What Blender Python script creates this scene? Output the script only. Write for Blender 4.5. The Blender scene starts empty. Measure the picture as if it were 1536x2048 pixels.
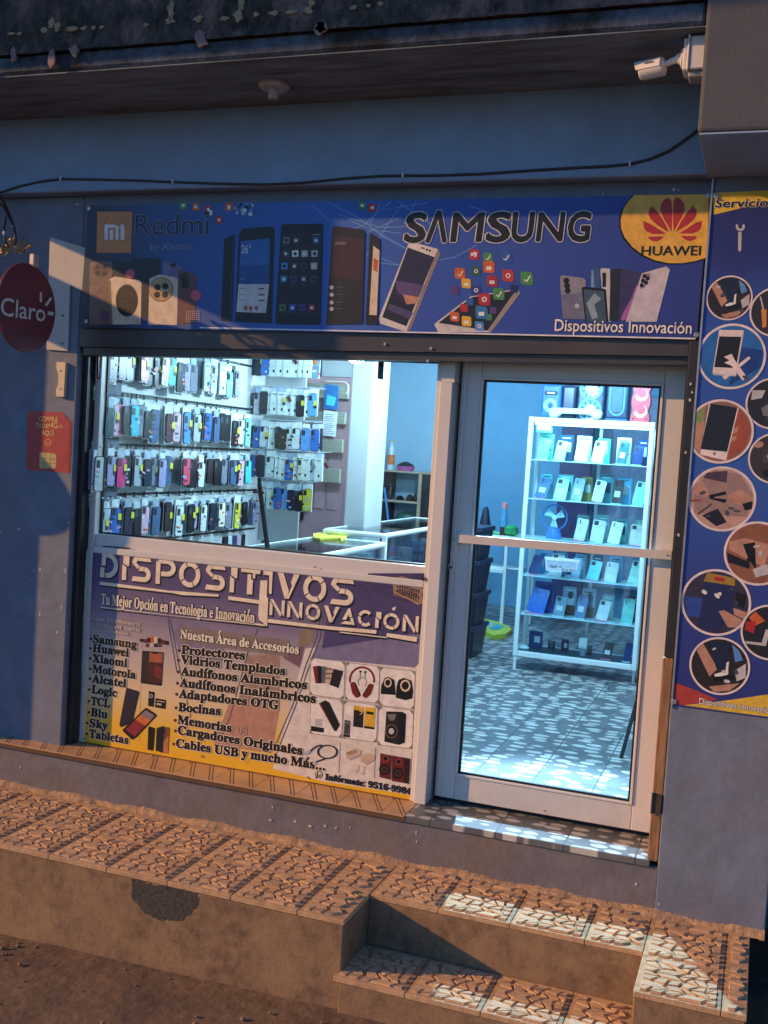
import bpy, bmesh, math, random, os
from mathutils import Vector, Matrix
R_ = math.radians
random.seed(11)
S = bpy.context.scene
COL = S.collection

# ------------------------------------------------------------------ camera, sky, sun, exposure
CAM = Vector((0.0, -4.5659, 1.6732))
FPX, YAW, PIT, ROL = 2124.8, -0.342299, -0.0585798, 0.0619629
_f = Vector((math.sin(YAW), math.cos(YAW), 0)); _r = Vector((math.cos(YAW), -math.sin(YAW), 0)); _u = Vector((0, 0, 1))
F_ = _f * math.cos(PIT) + _u * math.sin(PIT); _u2 = _u * math.cos(PIT) - _f * math.sin(PIT)
RT = _r * math.cos(ROL) + _u2 * math.sin(ROL); UP = _u2 * math.cos(ROL) - _r * math.sin(ROL)
cd = bpy.data.cameras.new("camera"); cam = bpy.data.objects.new("camera", cd); COL.objects.link(cam)
cd.sensor_fit = 'VERTICAL'; cd.sensor_height = 36; cd.sensor_width = 27
cd.lens = FPX / 2048 * 36; cd.clip_start = 0.05; cd.clip_end = 500
cam.matrix_world = Matrix((( RT.x, UP.x, -F_.x, CAM.x), (RT.y, UP.y, -F_.y, CAM.y), (RT.z, UP.z, -F_.z, CAM.z), (0, 0, 0, 1)))
S.camera = cam
SUN = Vector((2.3, 1.0, -0.85)).normalized()          # the way the warm low light travels
w = bpy.data.worlds.new("World"); S.world = w; w.use_nodes = True
nt = w.node_tree; nt.nodes.clear()
o_ = nt.nodes.new('ShaderNodeOutputWorld'); b_ = nt.nodes.new('ShaderNodeBackground'); s_ = nt.nodes.new('ShaderNodeTexSky')
s_.sky_type = 'NISHITA'; s_.sun_disc = False
s_.sun_elevation = math.asin(-SUN.z); s_.sun_rotation = math.atan2(-SUN.x, -SUN.y)
s_.ozone_density = 8.0; s_.dust_density = 0.1; s_.air_density = 1.0
b_.inputs[1].default_value = 0.14
tn_ = nt.nodes.new('ShaderNodeMix'); tn_.data_type = 'RGBA'; tn_.blend_type = 'MULTIPLY'; tn_.inputs[0].default_value = 1.0; tn_.inputs[7].default_value = (0.90, 0.97, 0.98, 1)   # dusk blue
nt.links.new(s_.outputs[0], tn_.inputs[6]); nt.links.new(tn_.outputs[2], b_.inputs[0]); nt.links.new(b_.outputs[0], o_.inputs[0])
sd = bpy.data.lights.new("sun", 'SUN'); sun = bpy.data.objects.new("sun", sd); COL.objects.link(sun)
sd.energy = 3.9; sd.angle = R_(0.5); sd.color = (1.0, 0.53, 0.18)
sun.rotation_euler = (-SUN).to_track_quat('Z', 'Y').to_euler(); sun.location = (-12, -6, 6)
S.view_settings.view_transform = 'Standard'; S.view_settings.look = 'None'
S.view_settings.exposure = 0.25; S.view_settings.gamma = 1.0; S.view_settings.use_curve_mapping = False
S.render.engine = 'CYCLES'
S.cycles.use_denoising = True; S.cycles.max_bounces = 8; S.cycles.transparent_max_bounces = 24
S.cycles.diffuse_bounces = 4; S.cycles.caustics_reflective = False; S.cycles.caustics_refractive = False
S.cycles.sample_clamp_indirect = 6.0

# ------------------------------------------------------------------ image pixels to points: sight lines of the photo met with real planes
def ray(px, py):
    return F_ + RT * ((px - 768) / FPX) - UP * ((py - 1024) / FPX)
def BY(px, py, y=0.0):
    d = ray(px, py); return CAM + d * ((y - CAM.y) / d.y)
def BZ(px, py, z):
    d = ray(px, py); return CAM + d * ((z - CAM.z) / d.z)
def BX(px, py, x):
    d = ray(px, py); return CAM + d * ((x - CAM.x) / d.x)

# ------------------------------------------------------------------ materials
MATS = {}
def _n(m, t, **k):
    n = m.node_tree.nodes.new(t)
    for a, v in k.items(): setattr(n, a, v)
    return n
def mat(name, col, rough=0.6, metal=0.0, var=0.12, scale=14.0, bump=0.0, bscale=60.0, spec=0.5, emit=0.0, col2=None, thr=None, coord='Object', stretch=(1, 1, 1), coat=0.0):
    """procedural surface: base colour varied by noise (col2: a second colour mixed in by a larger noise), fine bump"""
    if name in MATS: return MATS[name]
    m = bpy.data.materials.new(name); m.use_nodes = True; N = m.node_tree.nodes; L = m.node_tree.links
    b = N['Principled BSDF']
    b.inputs['Roughness'].default_value = rough; b.inputs['Metallic'].default_value = metal
    b.inputs['Specular IOR Level'].default_value = spec
    if coat: b.inputs['Coat Weight'].default_value = coat; b.inputs['Coat Roughness'].default_value = 0.15
    tc = _n(m, 'ShaderNodeTexCoord'); mp = _n(m, 'ShaderNodeMapping'); L.new(tc.outputs[coord], mp.inputs[0])
    mp.inputs['Scale'].default_value = stretch
    nz = _n(m, 'ShaderNodeTexNoise'); nz.inputs['Scale'].default_value = scale; nz.inputs['Detail'].default_value = 6; nz.inputs['Roughness'].default_value = 0.65
    L.new(mp.outputs[0], nz.inputs['Vector'])
    rp = _n(m, 'ShaderNodeValToRGB'); L.new(nz.outputs[0], rp.inputs[0])
    a, c = rp.color_ramp.elements[0], rp.color_ramp.elements[1]
    a.position, c.position = 0.3, 0.7
    a.color = (*[x * (1 - var) for x in col], 1); c.color = (*[min(1, x * (1 + var)) for x in col], 1)
    out = rp.outputs[0]
    if col2:
        n2 = _n(m, 'ShaderNodeTexNoise'); n2.inputs['Scale'].default_value = scale * 0.28; n2.inputs['Detail'].default_value = 8; n2.inputs['Roughness'].default_value = 0.7
        L.new(mp.outputs[0], n2.inputs['Vector'])
        r2 = _n(m, 'ShaderNodeValToRGB'); L.new(n2.outputs[0], r2.inputs[0])
        lo, hi = thr or (0.45, 0.62)
        r2.color_ramp.elements[0].position = lo; r2.color_ramp.elements[1].position = hi
        mx = _n(m, 'ShaderNodeMix', data_type='RGBA'); L.new(r2.outputs[0], mx.inputs[0]); L.new(out, mx.inputs[6]); mx.inputs[7].default_value = (*col2, 1)
        out = mx.outputs[2]
    L.new(out, b.inputs['Base Color'])
    if emit: L.new(out, b.inputs['Emission Color']); b.inputs['Emission Strength'].default_value = emit
    if bump:
        nb = _n(m, 'ShaderNodeTexNoise'); nb.inputs['Scale'].default_value = bscale; nb.inputs['Detail'].default_value = 7
        L.new(mp.outputs[0], nb.inputs['Vector'])
        bp = _n(m, 'ShaderNodeBump'); bp.inputs['Strength'].default_value = bump; bp.inputs['Distance'].default_value = 0.01
        L.new(nb.outputs[0], bp.inputs['Height']); L.new(bp.outputs[0], b.inputs['Normal'])
    MATS[name] = m; return m
def glass(name, tint=(0.95, 0.98, 1.0), rough=0.0, refl=1.0):
    if name in MATS: return MATS[name]
    m = bpy.data.materials.new(name); m.use_nodes = True; N = m.node_tree.nodes; L = m.node_tree.links
    N.remove(N['Principled BSDF'])
    tr = _n(m, 'ShaderNodeBsdfTransparent'); tr.inputs[0].default_value = (*tint, 1)
    gl = _n(m, 'ShaderNodeBsdfGlossy'); gl.inputs['Roughness'].default_value = rough
    fr = _n(m, 'ShaderNodeFresnel'); fr.inputs[0].default_value = 1.45
    mu = _n(m, 'ShaderNodeMath', operation='MULTIPLY'); mu.inputs[1].default_value = refl
    nz = _n(m, 'ShaderNodeTexNoise'); nz.inputs['Scale'].default_value = 3.0
    mx = _n(m, 'ShaderNodeMixShader')
    L.new(fr.outputs[0], mu.inputs[0]); L.new(mu.outputs[0], mx.inputs[0]); L.new(tr.outputs[0], mx.inputs[1]); L.new(gl.outputs[0], mx.inputs[2])
    L.new(mx.outputs[0], N['Material Output'].inputs[0])
    MATS[name] = m; return m
def ramp_print(name, stops, axis=2, rough=0.45, wob=0.05):
    """printed vinyl whose ink runs through several colours along one axis of the sheet"""
    if name in MATS: return MATS[name]
    m = bpy.data.materials.new(name); m.use_nodes = True; L = m.node_tree.links; b = m.node_tree.nodes['Principled BSDF']
    b.inputs['Roughness'].default_value = rough
    tc = _n(m, 'ShaderNodeTexCoord'); sp = _n(m, 'ShaderNodeSeparateXYZ'); L.new(tc.outputs['Generated'], sp.inputs[0])
    nz = _n(m, 'ShaderNodeTexNoise'); nz.inputs['Scale'].default_value = 2.2; nz.inputs['Detail'].default_value = 3; L.new(tc.outputs['Generated'], nz.inputs['Vector'])
    ma = _n(m, 'ShaderNodeMath', operation='MULTIPLY_ADD'); ma.inputs[1].default_value = wob * 2; L.new(nz.outputs[0], ma.inputs[0])
    sb = _n(m, 'ShaderNodeMath', operation='SUBTRACT'); L.new(sp.outputs[axis], sb.inputs[0]); sb.inputs[1].default_value = wob; L.new(sb.outputs[0], ma.inputs[2])
    rp = _n(m, 'ShaderNodeValToRGB'); L.new(ma.outputs[0], rp.inputs[0])
    e = rp.color_ramp.elements
    while len(e) < len(stops): e.new(0.5)
    for i, (p, c) in enumerate(stops): e[i].position = p; e[i].color = (*c, 1)
    L.new(rp.outputs[0], b.inputs['Base Color']); MATS[name] = m; return m
def tilefloor(name, sx, sy, tile=0.305, light=(0.58, 0.57, 0.54), dark=(0.15, 0.16, 0.17)):
    """cement tiles: pale elongated pebble shapes on grey, thin joints"""
    if name in MATS: return MATS[name]
    m = bpy.data.materials.new(name); m.use_nodes = True; L = m.node_tree.links; b = m.node_tree.nodes['Principled BSDF']
    b.inputs['Roughness'].default_value = 0.35
    g = _n(m, 'ShaderNodeNewGeometry'); mp = _n(m, 'ShaderNodeMapping'); mp.inputs['Scale'].default_value = (sx, sy, 1); L.new(g.outputs['Position'], mp.inputs[0])
    nz = _n(m, 'ShaderNodeTexNoise'); nz.inputs['Scale'].default_value = 1.3; L.new(mp.outputs[0], nz.inputs['Vector'])
    wv = _n(m, 'ShaderNodeMix', data_type='RGBA'); wv.inputs[0].default_value = 0.2; L.new(mp.outputs[0], wv.inputs[6]); L.new(nz.outputs['Color'], wv.inputs[7])
    vo = _n(m, 'ShaderNodeTexVoronoi'); vo.feature = 'F1'; vo.inputs['Scale'].default_value = 1.35; vo.inputs['Randomness'].default_value = 0.62; L.new(wv.outputs[2], vo.inputs['Vector'])
    rp = _n(m, 'ShaderNodeValToRGB'); L.new(vo.outputs['Distance'], rp.inputs[0])
    rp.color_ramp.elements[0].position = 0.36; rp.color_ramp.elements[1].position = 0.42
    rp.color_ramp.elements[0].color = (*light, 1); rp.color_ramp.elements[1].color = (*dark, 1)
    m3 = _n(m, 'ShaderNodeMapping'); m3.inputs['Scale'].default_value = (1 / tile, 1 / tile, 1); m3.inputs['Location'].default_value = (0.3, 0.1, 0); L.new(g.outputs['Position'], m3.inputs[0])
    br = _n(m, 'ShaderNodeTexBrick'); br.offset = 0.0; br.inputs['Scale'].default_value = 1.0; br.inputs['Mortar Size'].default_value = 0.012; br.inputs['Brick Width'].default_value = 1.0; br.inputs['Row Height'].default_value = 1.0
    L.new(m3.outputs[0], br.inputs['Vector'])
    mx = _n(m, 'ShaderNodeMix', data_type='RGBA'); L.new(br.outputs['Fac'], mx.inputs[0]); L.new(rp.outputs[0], mx.inputs[6]); mx.inputs[7].default_value = (0.07, 0.075, 0.08, 1)
    n4 = _n(m, 'ShaderNodeTexNoise'); n4.inputs['Scale'].default_value = 5; n4.inputs['Detail'].default_value = 6; L.new(g.outputs['Position'], n4.inputs['Vector'])
    r4 = _n(m, 'ShaderNodeValToRGB'); L.new(n4.outputs[0], r4.inputs[0]); r4.color_ramp.elements[0].color = (0.7, 0.7, 0.7, 1); r4.color_ramp.elements[0].position = .3; r4.color_ramp.elements[1].position = .65
    m5 = _n(m, 'ShaderNodeMix', data_type='RGBA', blend_type='MULTIPLY'); m5.inputs[0].default_value = 1; L.new(mx.outputs[2], m5.inputs[6]); L.new(r4.outputs[0], m5.inputs[7])
    L.new(m5.outputs[2], b.inputs['Base Color']); MATS[name] = m; return m
def ink(c, rough=0.45):
    """a printed flat colour"""
    return mat('ink_%02x%02x%02x' % tuple(int(max(0, min(1, x)) * 255) for x in c), c, rough, var=0.2, scale=21)
def srgb(h):
    v = [int(h[i:i + 2], 16) / 255 for i in (0, 2, 4)]
    return tuple(x / 12.92 if x <= .04045 else ((x + .055) / 1.055) ** 2.4 for x in v)
def hx(h, rough=0.45): return ink(srgb(h), rough)

# ------------------------------------------------------------------ mesh builder
ORG = {}
class MB:
    def __init__(s): s.v = []; s.f = []; s.m = []; s.mats = []
    def mi(s, m):
        if m not in s.mats: s.mats.append(m)
        return s.mats.index(m)
    def add(s, vs, fs, m):
        k = len(s.v); s.v += [Vector(p) for p in vs]; i = s.mi(m)
        for f in fs: s.f.append([a + k for a in f]); s.m.append(i)
    def face(s, pts, m): s.add(pts, [list(range(len(pts)))], m)
    def box(s, x0, x1, y0, y1, z0, z1, m, bev=0.0, mtx=None, seg=1):
        x0, x1 = sorted((x0, x1)); y0, y1 = sorted((y0, y1)); z0, z1 = sorted((z0, z1))
        bm = bmesh.new(); bmesh.ops.create_cube(bm, size=1)
        for v in bm.verts: v.co = Vector((x0 + (v.co.x + .5) * (x1 - x0), y0 + (v.co.y + .5) * (y1 - y0), z0 + (v.co.z + .5) * (z1 - z0)))
        if bev: bmesh.ops.bevel(bm, geom=bm.edges[:], offset=min(bev, .45 * min(x1 - x0, y1 - y0, z1 - z0)), segments=seg, affect='EDGES', profile=0.5)
        bm.verts.index_update()
        vs = [(mtx @ v.co) if mtx else v.co.copy() for v in bm.verts]
        s.add(vs, [[v.index for v in f.verts] for f in bm.faces], m); bm.free()
    def prism(s, pts, d, m, side=None):
        """polygon pts (3D) swept by vector d"""
        n = len(pts); d = Vector(d); P = [Vector(p) for p in pts]; Q = [p + d for p in P]
        s.add(P, [list(range(n))], m); s.add(Q, [list(range(n))[::-1]], m)
        s.add(P + Q, [[i, i + n, (i + 1) % n + n, (i + 1) % n] for i in range(n)], side or m)
    def tube(s, pts, r, m, n=8, caps=True):
        P = [Vector(p) for p in pts]; rings = []; up = Vector((0.13, 0.31, 0.94))
        rr = r if isinstance(r, (list, tuple)) else [r] * len(P)
        for i, p in enumerate(P):
            t = (P[min(i + 1, len(P) - 1)] - P[max(i - 1, 0)]).normalized()
            a = t.cross(up); a = a.normalized() if a.length > 1e-4 else Vector((1, 0, 0)); b = t.cross(a)
            rings.append([p + (a * math.cos(2 * math.pi * k / n) + b * math.sin(2 * math.pi * k / n)) * rr[i] for k in range(n)])
        vs = [q for g in rings for q in g]; fs = []
        for i in range(len(P) - 1):
            for k in range(n): fs.append([i * n + k, i * n + (k + 1) % n, (i + 1) * n + (k + 1) % n, (i + 1) * n + k])
        if caps: fs += [list(range(n))[::-1], [(len(P) - 1) * n + k for k in range(n)]]
        s.add(vs, fs, m)
    def lathe(s, prof, c, m, n=18, axis='z', mtx=None):
        """profile [(radius, height)] turned about an axis through c"""
        c = Vector(c); vs = []; fs = []
        for r, h in prof:
            for k in range(n):
                a = 2 * math.pi * k / n; x, y = r * math.cos(a), r * math.sin(a)
                p = {'z': Vector((x, y, h)), 'y': Vector((x, h, y)), 'x': Vector((h, x, y))}[axis]
                vs.append(c + ((mtx @ p) if mtx else p))
        for i in range(len(prof) - 1):
            for k in range(n): fs.append([i * n + k, i * n + (k + 1) % n, (i + 1) * n + (k + 1) % n, (i + 1) * n + k])
        fs += [list(range(n))[::-1], [(len(prof) - 1) * n + k for k in range(n)]]
        s.add(vs, fs, m)
    def build(s, name, parent=None, smooth=False, sharp=35):
        if not s.v: return None
        if parent is not None: org = ORG[parent.name]
        else:
            xs = [p.x for p in s.v]; ys = [p.y for p in s.v]; zs = [p.z for p in s.v]
            org = Vector(((min(xs) + max(xs)) / 2, (min(ys) + max(ys)) / 2, min(zs)))
        me = bpy.data.meshes.new(name); me.from_pydata([tuple(p - org) for p in s.v], [], s.f)
        for m in s.mats: me.materials.append(m)
        me.polygons.foreach_set('material_index', s.m)
        me.update()
        bm = bmesh.new(); bm.from_mesh(me); bmesh.ops.recalc_face_normals(bm, faces=bm.faces[:]); bm.to_mesh(me); bm.free()
        if smooth:
            me.polygons.foreach_set('use_smooth', [True] * len(me.polygons))
            try: me.set_sharp_from_angle(angle=R_(sharp))
            except Exception: pass
        ob = bpy.data.objects.new(name, me); COL.objects.link(ob)
        if parent is not None: ob.parent = parent
        else: ob.location = org
        ORG[ob.name] = org
        return ob
def tag(o, label, cat, group=None, kind=None):
    if label: o['label'] = label
    if cat: o['category'] = cat
    if group: o['group'] = group
    if kind: o['kind'] = kind
    return o
def thing(name, label, cat, loc, group=None):
    o = bpy.data.objects.new(name, None); COL.objects.link(o); o.location = loc; o.empty_display_size = .1
    ORG[o.name] = Vector(loc); return tag(o, label, cat, group)
def struct(o): o['kind'] = 'structure'; return o

# ------------------------------------------------------------------ lettering
FONTS = {}
def font(key):
    if key in FONTS: return FONTS[key]
    f = None
    if key == 'sans': return None
    try:
        p = os.path.join(bpy.utils.system_resource('DATAFILES'), 'fonts', {'serif': 'NotoSansMath-Regular.woff2', 'mono': 'DejaVuSansMono.woff2', 'sans': 'Inter.woff2'}[key])
        if os.path.exists(p): f = bpy.data.fonts.load(p)
    except Exception: f = None
    FONTS[key] = f; return f
TM = {}
def textmesh(s, fk='sans', off=0.0):
    k = (s, fk, off)
    if k in TM: return TM[k]
    cu = bpy.data.curves.new('t', 'FONT'); cu.body = s; cu.resolution_u = 3; cu.offset = off; cu.fill_mode = 'FRONT'
    f = font(fk)
    if f: cu.font = f
    ob = bpy.data.objects.new('t', cu); COL.objects.link(ob)
    bpy.context.view_layer.update()
    dg = bpy.context.evaluated_depsgraph_get(); me = ob.evaluated_get(dg).to_mesh()
    vs = [(v.co.x, v.co.y) for v in me.vertices]; fs = [list(p.vertices) for p in me.polygons]
    ob.evaluated_get(dg).to_mesh_clear(); bpy.data.objects.remove(ob); bpy.data.curves.remove(cu)
    TM[k] = (vs, fs); return TM[k]
def tw(s, fk):
    v = textmesh(s, fk)[0]; return (min(p[0] for p in v), max(p[0] for p in v)) if v else (0, 0)
ACC = {'á': 'a', 'é': 'e', 'í': 'i', 'ó': 'o', 'ú': 'u', 'Á': 'A', 'Ó': 'O', 'Í': 'I'}
def serif(s):
    o = ''
    for c in s:
        if 'A' <= c <= 'Z': o += chr(0x1D400 + ord(c) - 65)
        elif 'a' <= c <= 'z': o += chr(0x1D41A + ord(c) - 97)
        elif '0' <= c <= '9': o += chr(0x1D7CE + ord(c) - 48)
        else: o += c
    return o

class Art:
    """print laid on a plane: picture positions are read off the photo along sight lines onto the sheet"""
    NT = 0
    def __init__(s, plane, off, base=0.0009):      # plane(px,py)->3D ; off: unit vector towards the viewer
        s.mb = MB(); s.plane = plane; s.off = Vector(off); s.k = base; s.t = (1, 0, 0)
    def zoom(s, sc, ox, oy): s.t = (sc, ox, oy)
    def W(s, p): sc, ox, oy = s.t; return s.plane(ox + p[0] / sc, oy + p[1] / sc)
    def lift(s, d=0.000025): s.k += d; return s.off * s.k
    def world(s, pts, m): o = s.lift(); s.mb.face([Vector(p) + o for p in pts], m)
    def poly(s, pts, m): s.world([s.W(p) for p in pts], m)
    def rect(s, x0, y0, x1, y1, m, sl=0.0, sh=0.0):
        s.poly([(x0, y0), (x1, y0 + sl * (x1 - x0)), (x1 + sh * (y1 - y0), y1 + sl * (x1 - x0)), (x0 + sh * (y1 - y0), y1)], m)
    def basis(s, c, r):
        a = s.W(c); e1 = s.W((c[0] + r, c[1])); h = s.plane_h(a, e1)
        return a, h
    def disc(s, c, rx, m, ry=None, a0=0, a1=360, inner=0.0, n=28):
        """true ellipse on the sheet around picture point c, radii in picture units"""
        ry = ry or rx; o = s.W(c); ex = s.W((c[0] + rx, c[1])) - o; ez = s.W((c[0], c[1] - ry)) - o
        A = [math.radians(a0 + (a1 - a0) * i / n) for i in range(n + 1)]
        lo = s.lift()
        out = [o + ex * math.cos(a) + ez * math.sin(a) + lo for a in A]
        if inner:
            inn = [o + (ex * math.cos(a) + ez * math.sin(a)) * inner + lo for a in A]
            s.mb.add(out + inn, [[i, i + 1, n + 1 + i + 1, n + 1 + i] for i in range(n)], m)
        else:
            if a1 - a0 >= 360: out = out[:-1]
            s.mb.face(out, m)
    def stroke(s, pts, wd, m):
        """line of even width (picture units) through pts"""
        P = [Vector((p[0], p[1])) for p in pts]; A = []; B = []
        for i, p in enumerate(P):
            t = (P[min(i + 1, len(P) - 1)] - P[max(i - 1, 0)]).normalized(); nrm = Vector((-t.y, t.x)) * wd / 2
            A.append(p + nrm); B.append(p - nrm)
        o = s.lift(); vs = [s.W(p) + o for p in A + B]; n = len(P)
        s.mb.add(vs, [[i, i + 1, n + i + 1, n + i] for i in range(n - 1)], m)
    def text(s, txt, p0, p1, h, m, fk='sans', off=0.0, slant=0.0, outl=None, ooff=0.03, cap=None):
        base = ''.join(ACC.get(c, c) for c in txt) if fk == 'serif' else txt
        src = serif(base) if fk == 'serif' else base
        B0 = s.W(p0); B1 = s.W(p1); T = s.W((p0[0], p0[1] - h)); up = Vector((0, 0, (T - B0).length)); ax = B1 - B0; ax.z = 0 if abs(ax.z) < .012 else ax.z
        x0, x1 = tw(src, fk)
        ch = cap or (max(v[1] for v in textmesh('H' if fk != 'serif' else serif('H'), fk)[0]) or .7)
        vs, fs = textmesh(src, fk, 0.0); k0 = s.k; Art.NT += 1; s.k = max(s.k, .0017) + (Art.NT % 2) * .0005
        def ringof(r, n): return [(0, 0)] if r < .004 else [(r * math.cos(2 * math.pi * (i + .5) / n), r * math.sin(2 * math.pi * (i + .5) / n)) for i in range(n)] + ([(0, 0)] if r > .03 else [])
        for mm, of, n in ([(outl, off + ooff, 8)] if outl else []) + [(m, off, 6)]:
            for dx, dy in ringof(of, n):
                o = s.lift()
                s.mb.add([B0 + ax * ((x + dx + slant * y - x0) / (x1 - x0)) + up * ((y + dy) / ch) + o for x, y in vs], fs, mm)
        if fk == 'serif':
            for i, c in enumerate(txt):
                if c in ACC:
                    a = tw(src[:i], fk)[1] if i else x0; b = tw(src[:i + 1], fk)[1]; cx = (a + b) / 2 + .02; y0 = ch * (1.04 if c.isupper() else .76)
                    q = [(cx - .05, y0), (cx + .03, y0), (cx + .14, y0 + .2), (cx + .03, y0 + .2)]; o = s.lift()
                    s.mb.face([B0 + ax * ((x - x0) / (x1 - x0)) + up * (y / ch) + o for x, y in q], m)
        s.k = k0
# ------------------------------------------------------------------ shared surfaces
M_WALL = mat('blue_grey_wall_paint', (0.155, 0.185, 0.255), 0.75, var=0.2, scale=7, bump=0.22, bscale=26, col2=(0.195, 0.185, 0.215), thr=(0.5, 0.75))
M_WALLU = mat('brightened_wall_paint', (0.24, 0.355, 0.53), 0.75, var=0.12, scale=4, bump=0.15, bscale=40, col2=(0.22, 0.29, 0.42), thr=(0.45, 0.7))  # lighter copy of the wall paint, making up for the canopy's shade
M_PLINTH = mat('plinth_paint', (0.15, 0.145, 0.17), 0.8, var=0.25, scale=9, bump=0.3, bscale=30, col2=(0.18, 0.14, 0.12), thr=(0.45, 0.7))
M_SOFFIT = mat('mouldy_soffit', (0.14, 0.165, 0.185), 0.9, var=0.55, scale=6, bump=0.35, bscale=30, col2=(0.25, 0.33, 0.44), thr=(0.5, 0.72), stretch=(.45, 2.5, 1))
M_FASCIA = mat('weathered_fascia', (0.05, 0.042, 0.038), 0.95, var=0.9, scale=20, bump=0.6, bscale=30, col2=(0.26, 0.16, 0.14), thr=(0.5, 0.68), stretch=(1, 1, .7))
M_LIP = mat('painted_lip', (0.10, 0.125, 0.17), 0.95, var=0.4, scale=12, bump=0.5, col2=(0.035, 0.035, 0.036), thr=(0.42, 0.62), spec=.15)
M_BLOCK = mat('grey_bay_plaster', (0.085, 0.09, 0.105), 0.85, var=0.06, scale=5, bump=0.15)
M_CEMENT = mat('cement_tile', (0.62, 0.405, 0.235), 0.85, var=0.16, scale=18, bump=0.25, bscale=120, col2=(0.46, 0.29, 0.165), thr=(0.45, 0.7))
M_GROOVE = mat('darker_tile_groove', (0.50, 0.32, 0.18), 0.95, var=0.25, scale=30, bump=0.3, bscale=120)  # gap colour, slightly darker than the raised chips
M_RISER = mat('stained_riser', (0.205, 0.13, 0.082), 0.95, var=0.4, scale=22, bump=0.22, bscale=70, col2=(0.30, 0.20, 0.11), thr=(0.42, 0.66))
M_RSIDE = mat('rough_concrete', (0.16, 0.14, 0.13), 0.95, var=0.3, scale=20, bump=0.9, bscale=30)
M_GROUND = mat('packed_dirt_street', (0.17, 0.112, 0.07), 0.95, var=0.3, scale=10, bump=0.8, bscale=24, col2=(0.09, 0.062, 0.05), thr=(0.45, 0.65))
M_SILL = mat('orange_ceramic', (0.58, 0.36, 0.2), 0.35, var=0.14, scale=12, col2=(0.45, 0.25, 0.13), thr=(0.5, 0.7))
M_GROUT = mat('dark_grout', (0.12, 0.07, 0.04), 0.9)
M_ALU = mat('cream_aluminium', (0.68, 0.66, 0.64), 0.38, var=0.04, scale=30, spec=0.4)
M_ALUD = mat('scuffed_aluminium', (0.60, 0.58, 0.56), 0.42, var=0.08, scale=8, col2=(0.5, 0.46, 0.42), thr=(.6, .75))
M_GASK = mat('black_rubber', (0.008, 0.008, 0.01), 0.5)
M_SHUT = mat('dark_shutter_steel', (0.055, 0.05, 0.055), 0.42, var=0.35, scale=7, col2=(0.08, 0.055, 0.05), thr=(0.5, 0.7), stretch=(.4, 1, 1))
M_RAIL = mat('black_rail_steel', (0.02, 0.02, 0.024), 0.5, var=0.4, scale=20, stretch=(1, 1, .2))
M_STEEL = mat('bare_steel', (0.42, 0.42, 0.44), 0.4, metal=0.7, var=0.2, scale=25)
M_WOOD = mat('brown_jamb_wood', (0.30, 0.15, 0.07), 0.6, var=0.45, scale=16, bump=0.3, stretch=(6, 6, .5))
M_BLACK = mat('black_plastic', (0.012, 0.012, 0.014), 0.45)
M_WHITE = mat('white_plastic', (0.75, 0.75, 0.76), 0.4, var=0.05)
M_GLASS = glass('window_glass', (0.93, 0.97, 1.0), refl=0.5)
M_GLASSD = glass('door_glass', (0.80, 0.92, 1.0), refl=0.6)
M_CGL = glass('counter_glass', (0.9, 0.97, 1.0), refl=0.8)
M_TILE = tilefloor('pebble_cement_tile', 9.5, 17.0)
M_TILEF = tilefloor('pebble_cement_floor', 8.0, 14.0)

# ------------------------------------------------------------------ ground
def gz(x): return -0.605 + 0.05 * max(-1, min(1, (x + 2.0) / 1.6)) * 0.9
mb = MB(); xs = [-60, -30, -12] + [-8 + .25 * i for i in range(45)] + [6, 14, 30, 60]; ys = [-60, -30, -14, -8] + [-5 + .2 * i for i in range(28)] + [2, 9, 30, 60]
rg = random.Random(5)
def gh(x, y):
    b = gz(x)
    if abs(x) < 9 and -5.2 < y < .7: b += rg.uniform(-.006, .006) - .05 * max(0, min(1, (-1.15 - y) / .4)) * (1 if -12 < x < 6 else 0)
    return b
vs = [(x, y, gh(x, y)) for y in ys for x in xs]; n = len(xs)
mb.add(vs, [[j * n + i, j * n + i + 1, (j + 1) * n + i + 1, (j + 1) * n + i] for j in range(len(ys) - 1) for i in range(n - 1)], M_GROUND)
struct(mb.build('street', smooth=True))
mb = MB()
for i in range(80):                                # loose gravel lying along the kerb
    x = rg.uniform(-4.2, -.2); y = -.69 - abs(rg.gauss(0, .22)); r = rg.choice([.004, .005, .006, .008, .012])
    mb.lathe([(r * .5, -r * .3), (r, r * .1), (r * .6, r * .7)], (x, y, gz(x) + r * .25), M_RISER, n=6)
tag(mb.build('gravel'), 'loose small stones scattered along the foot of the kerb', 'gravel', kind='stuff')

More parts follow.
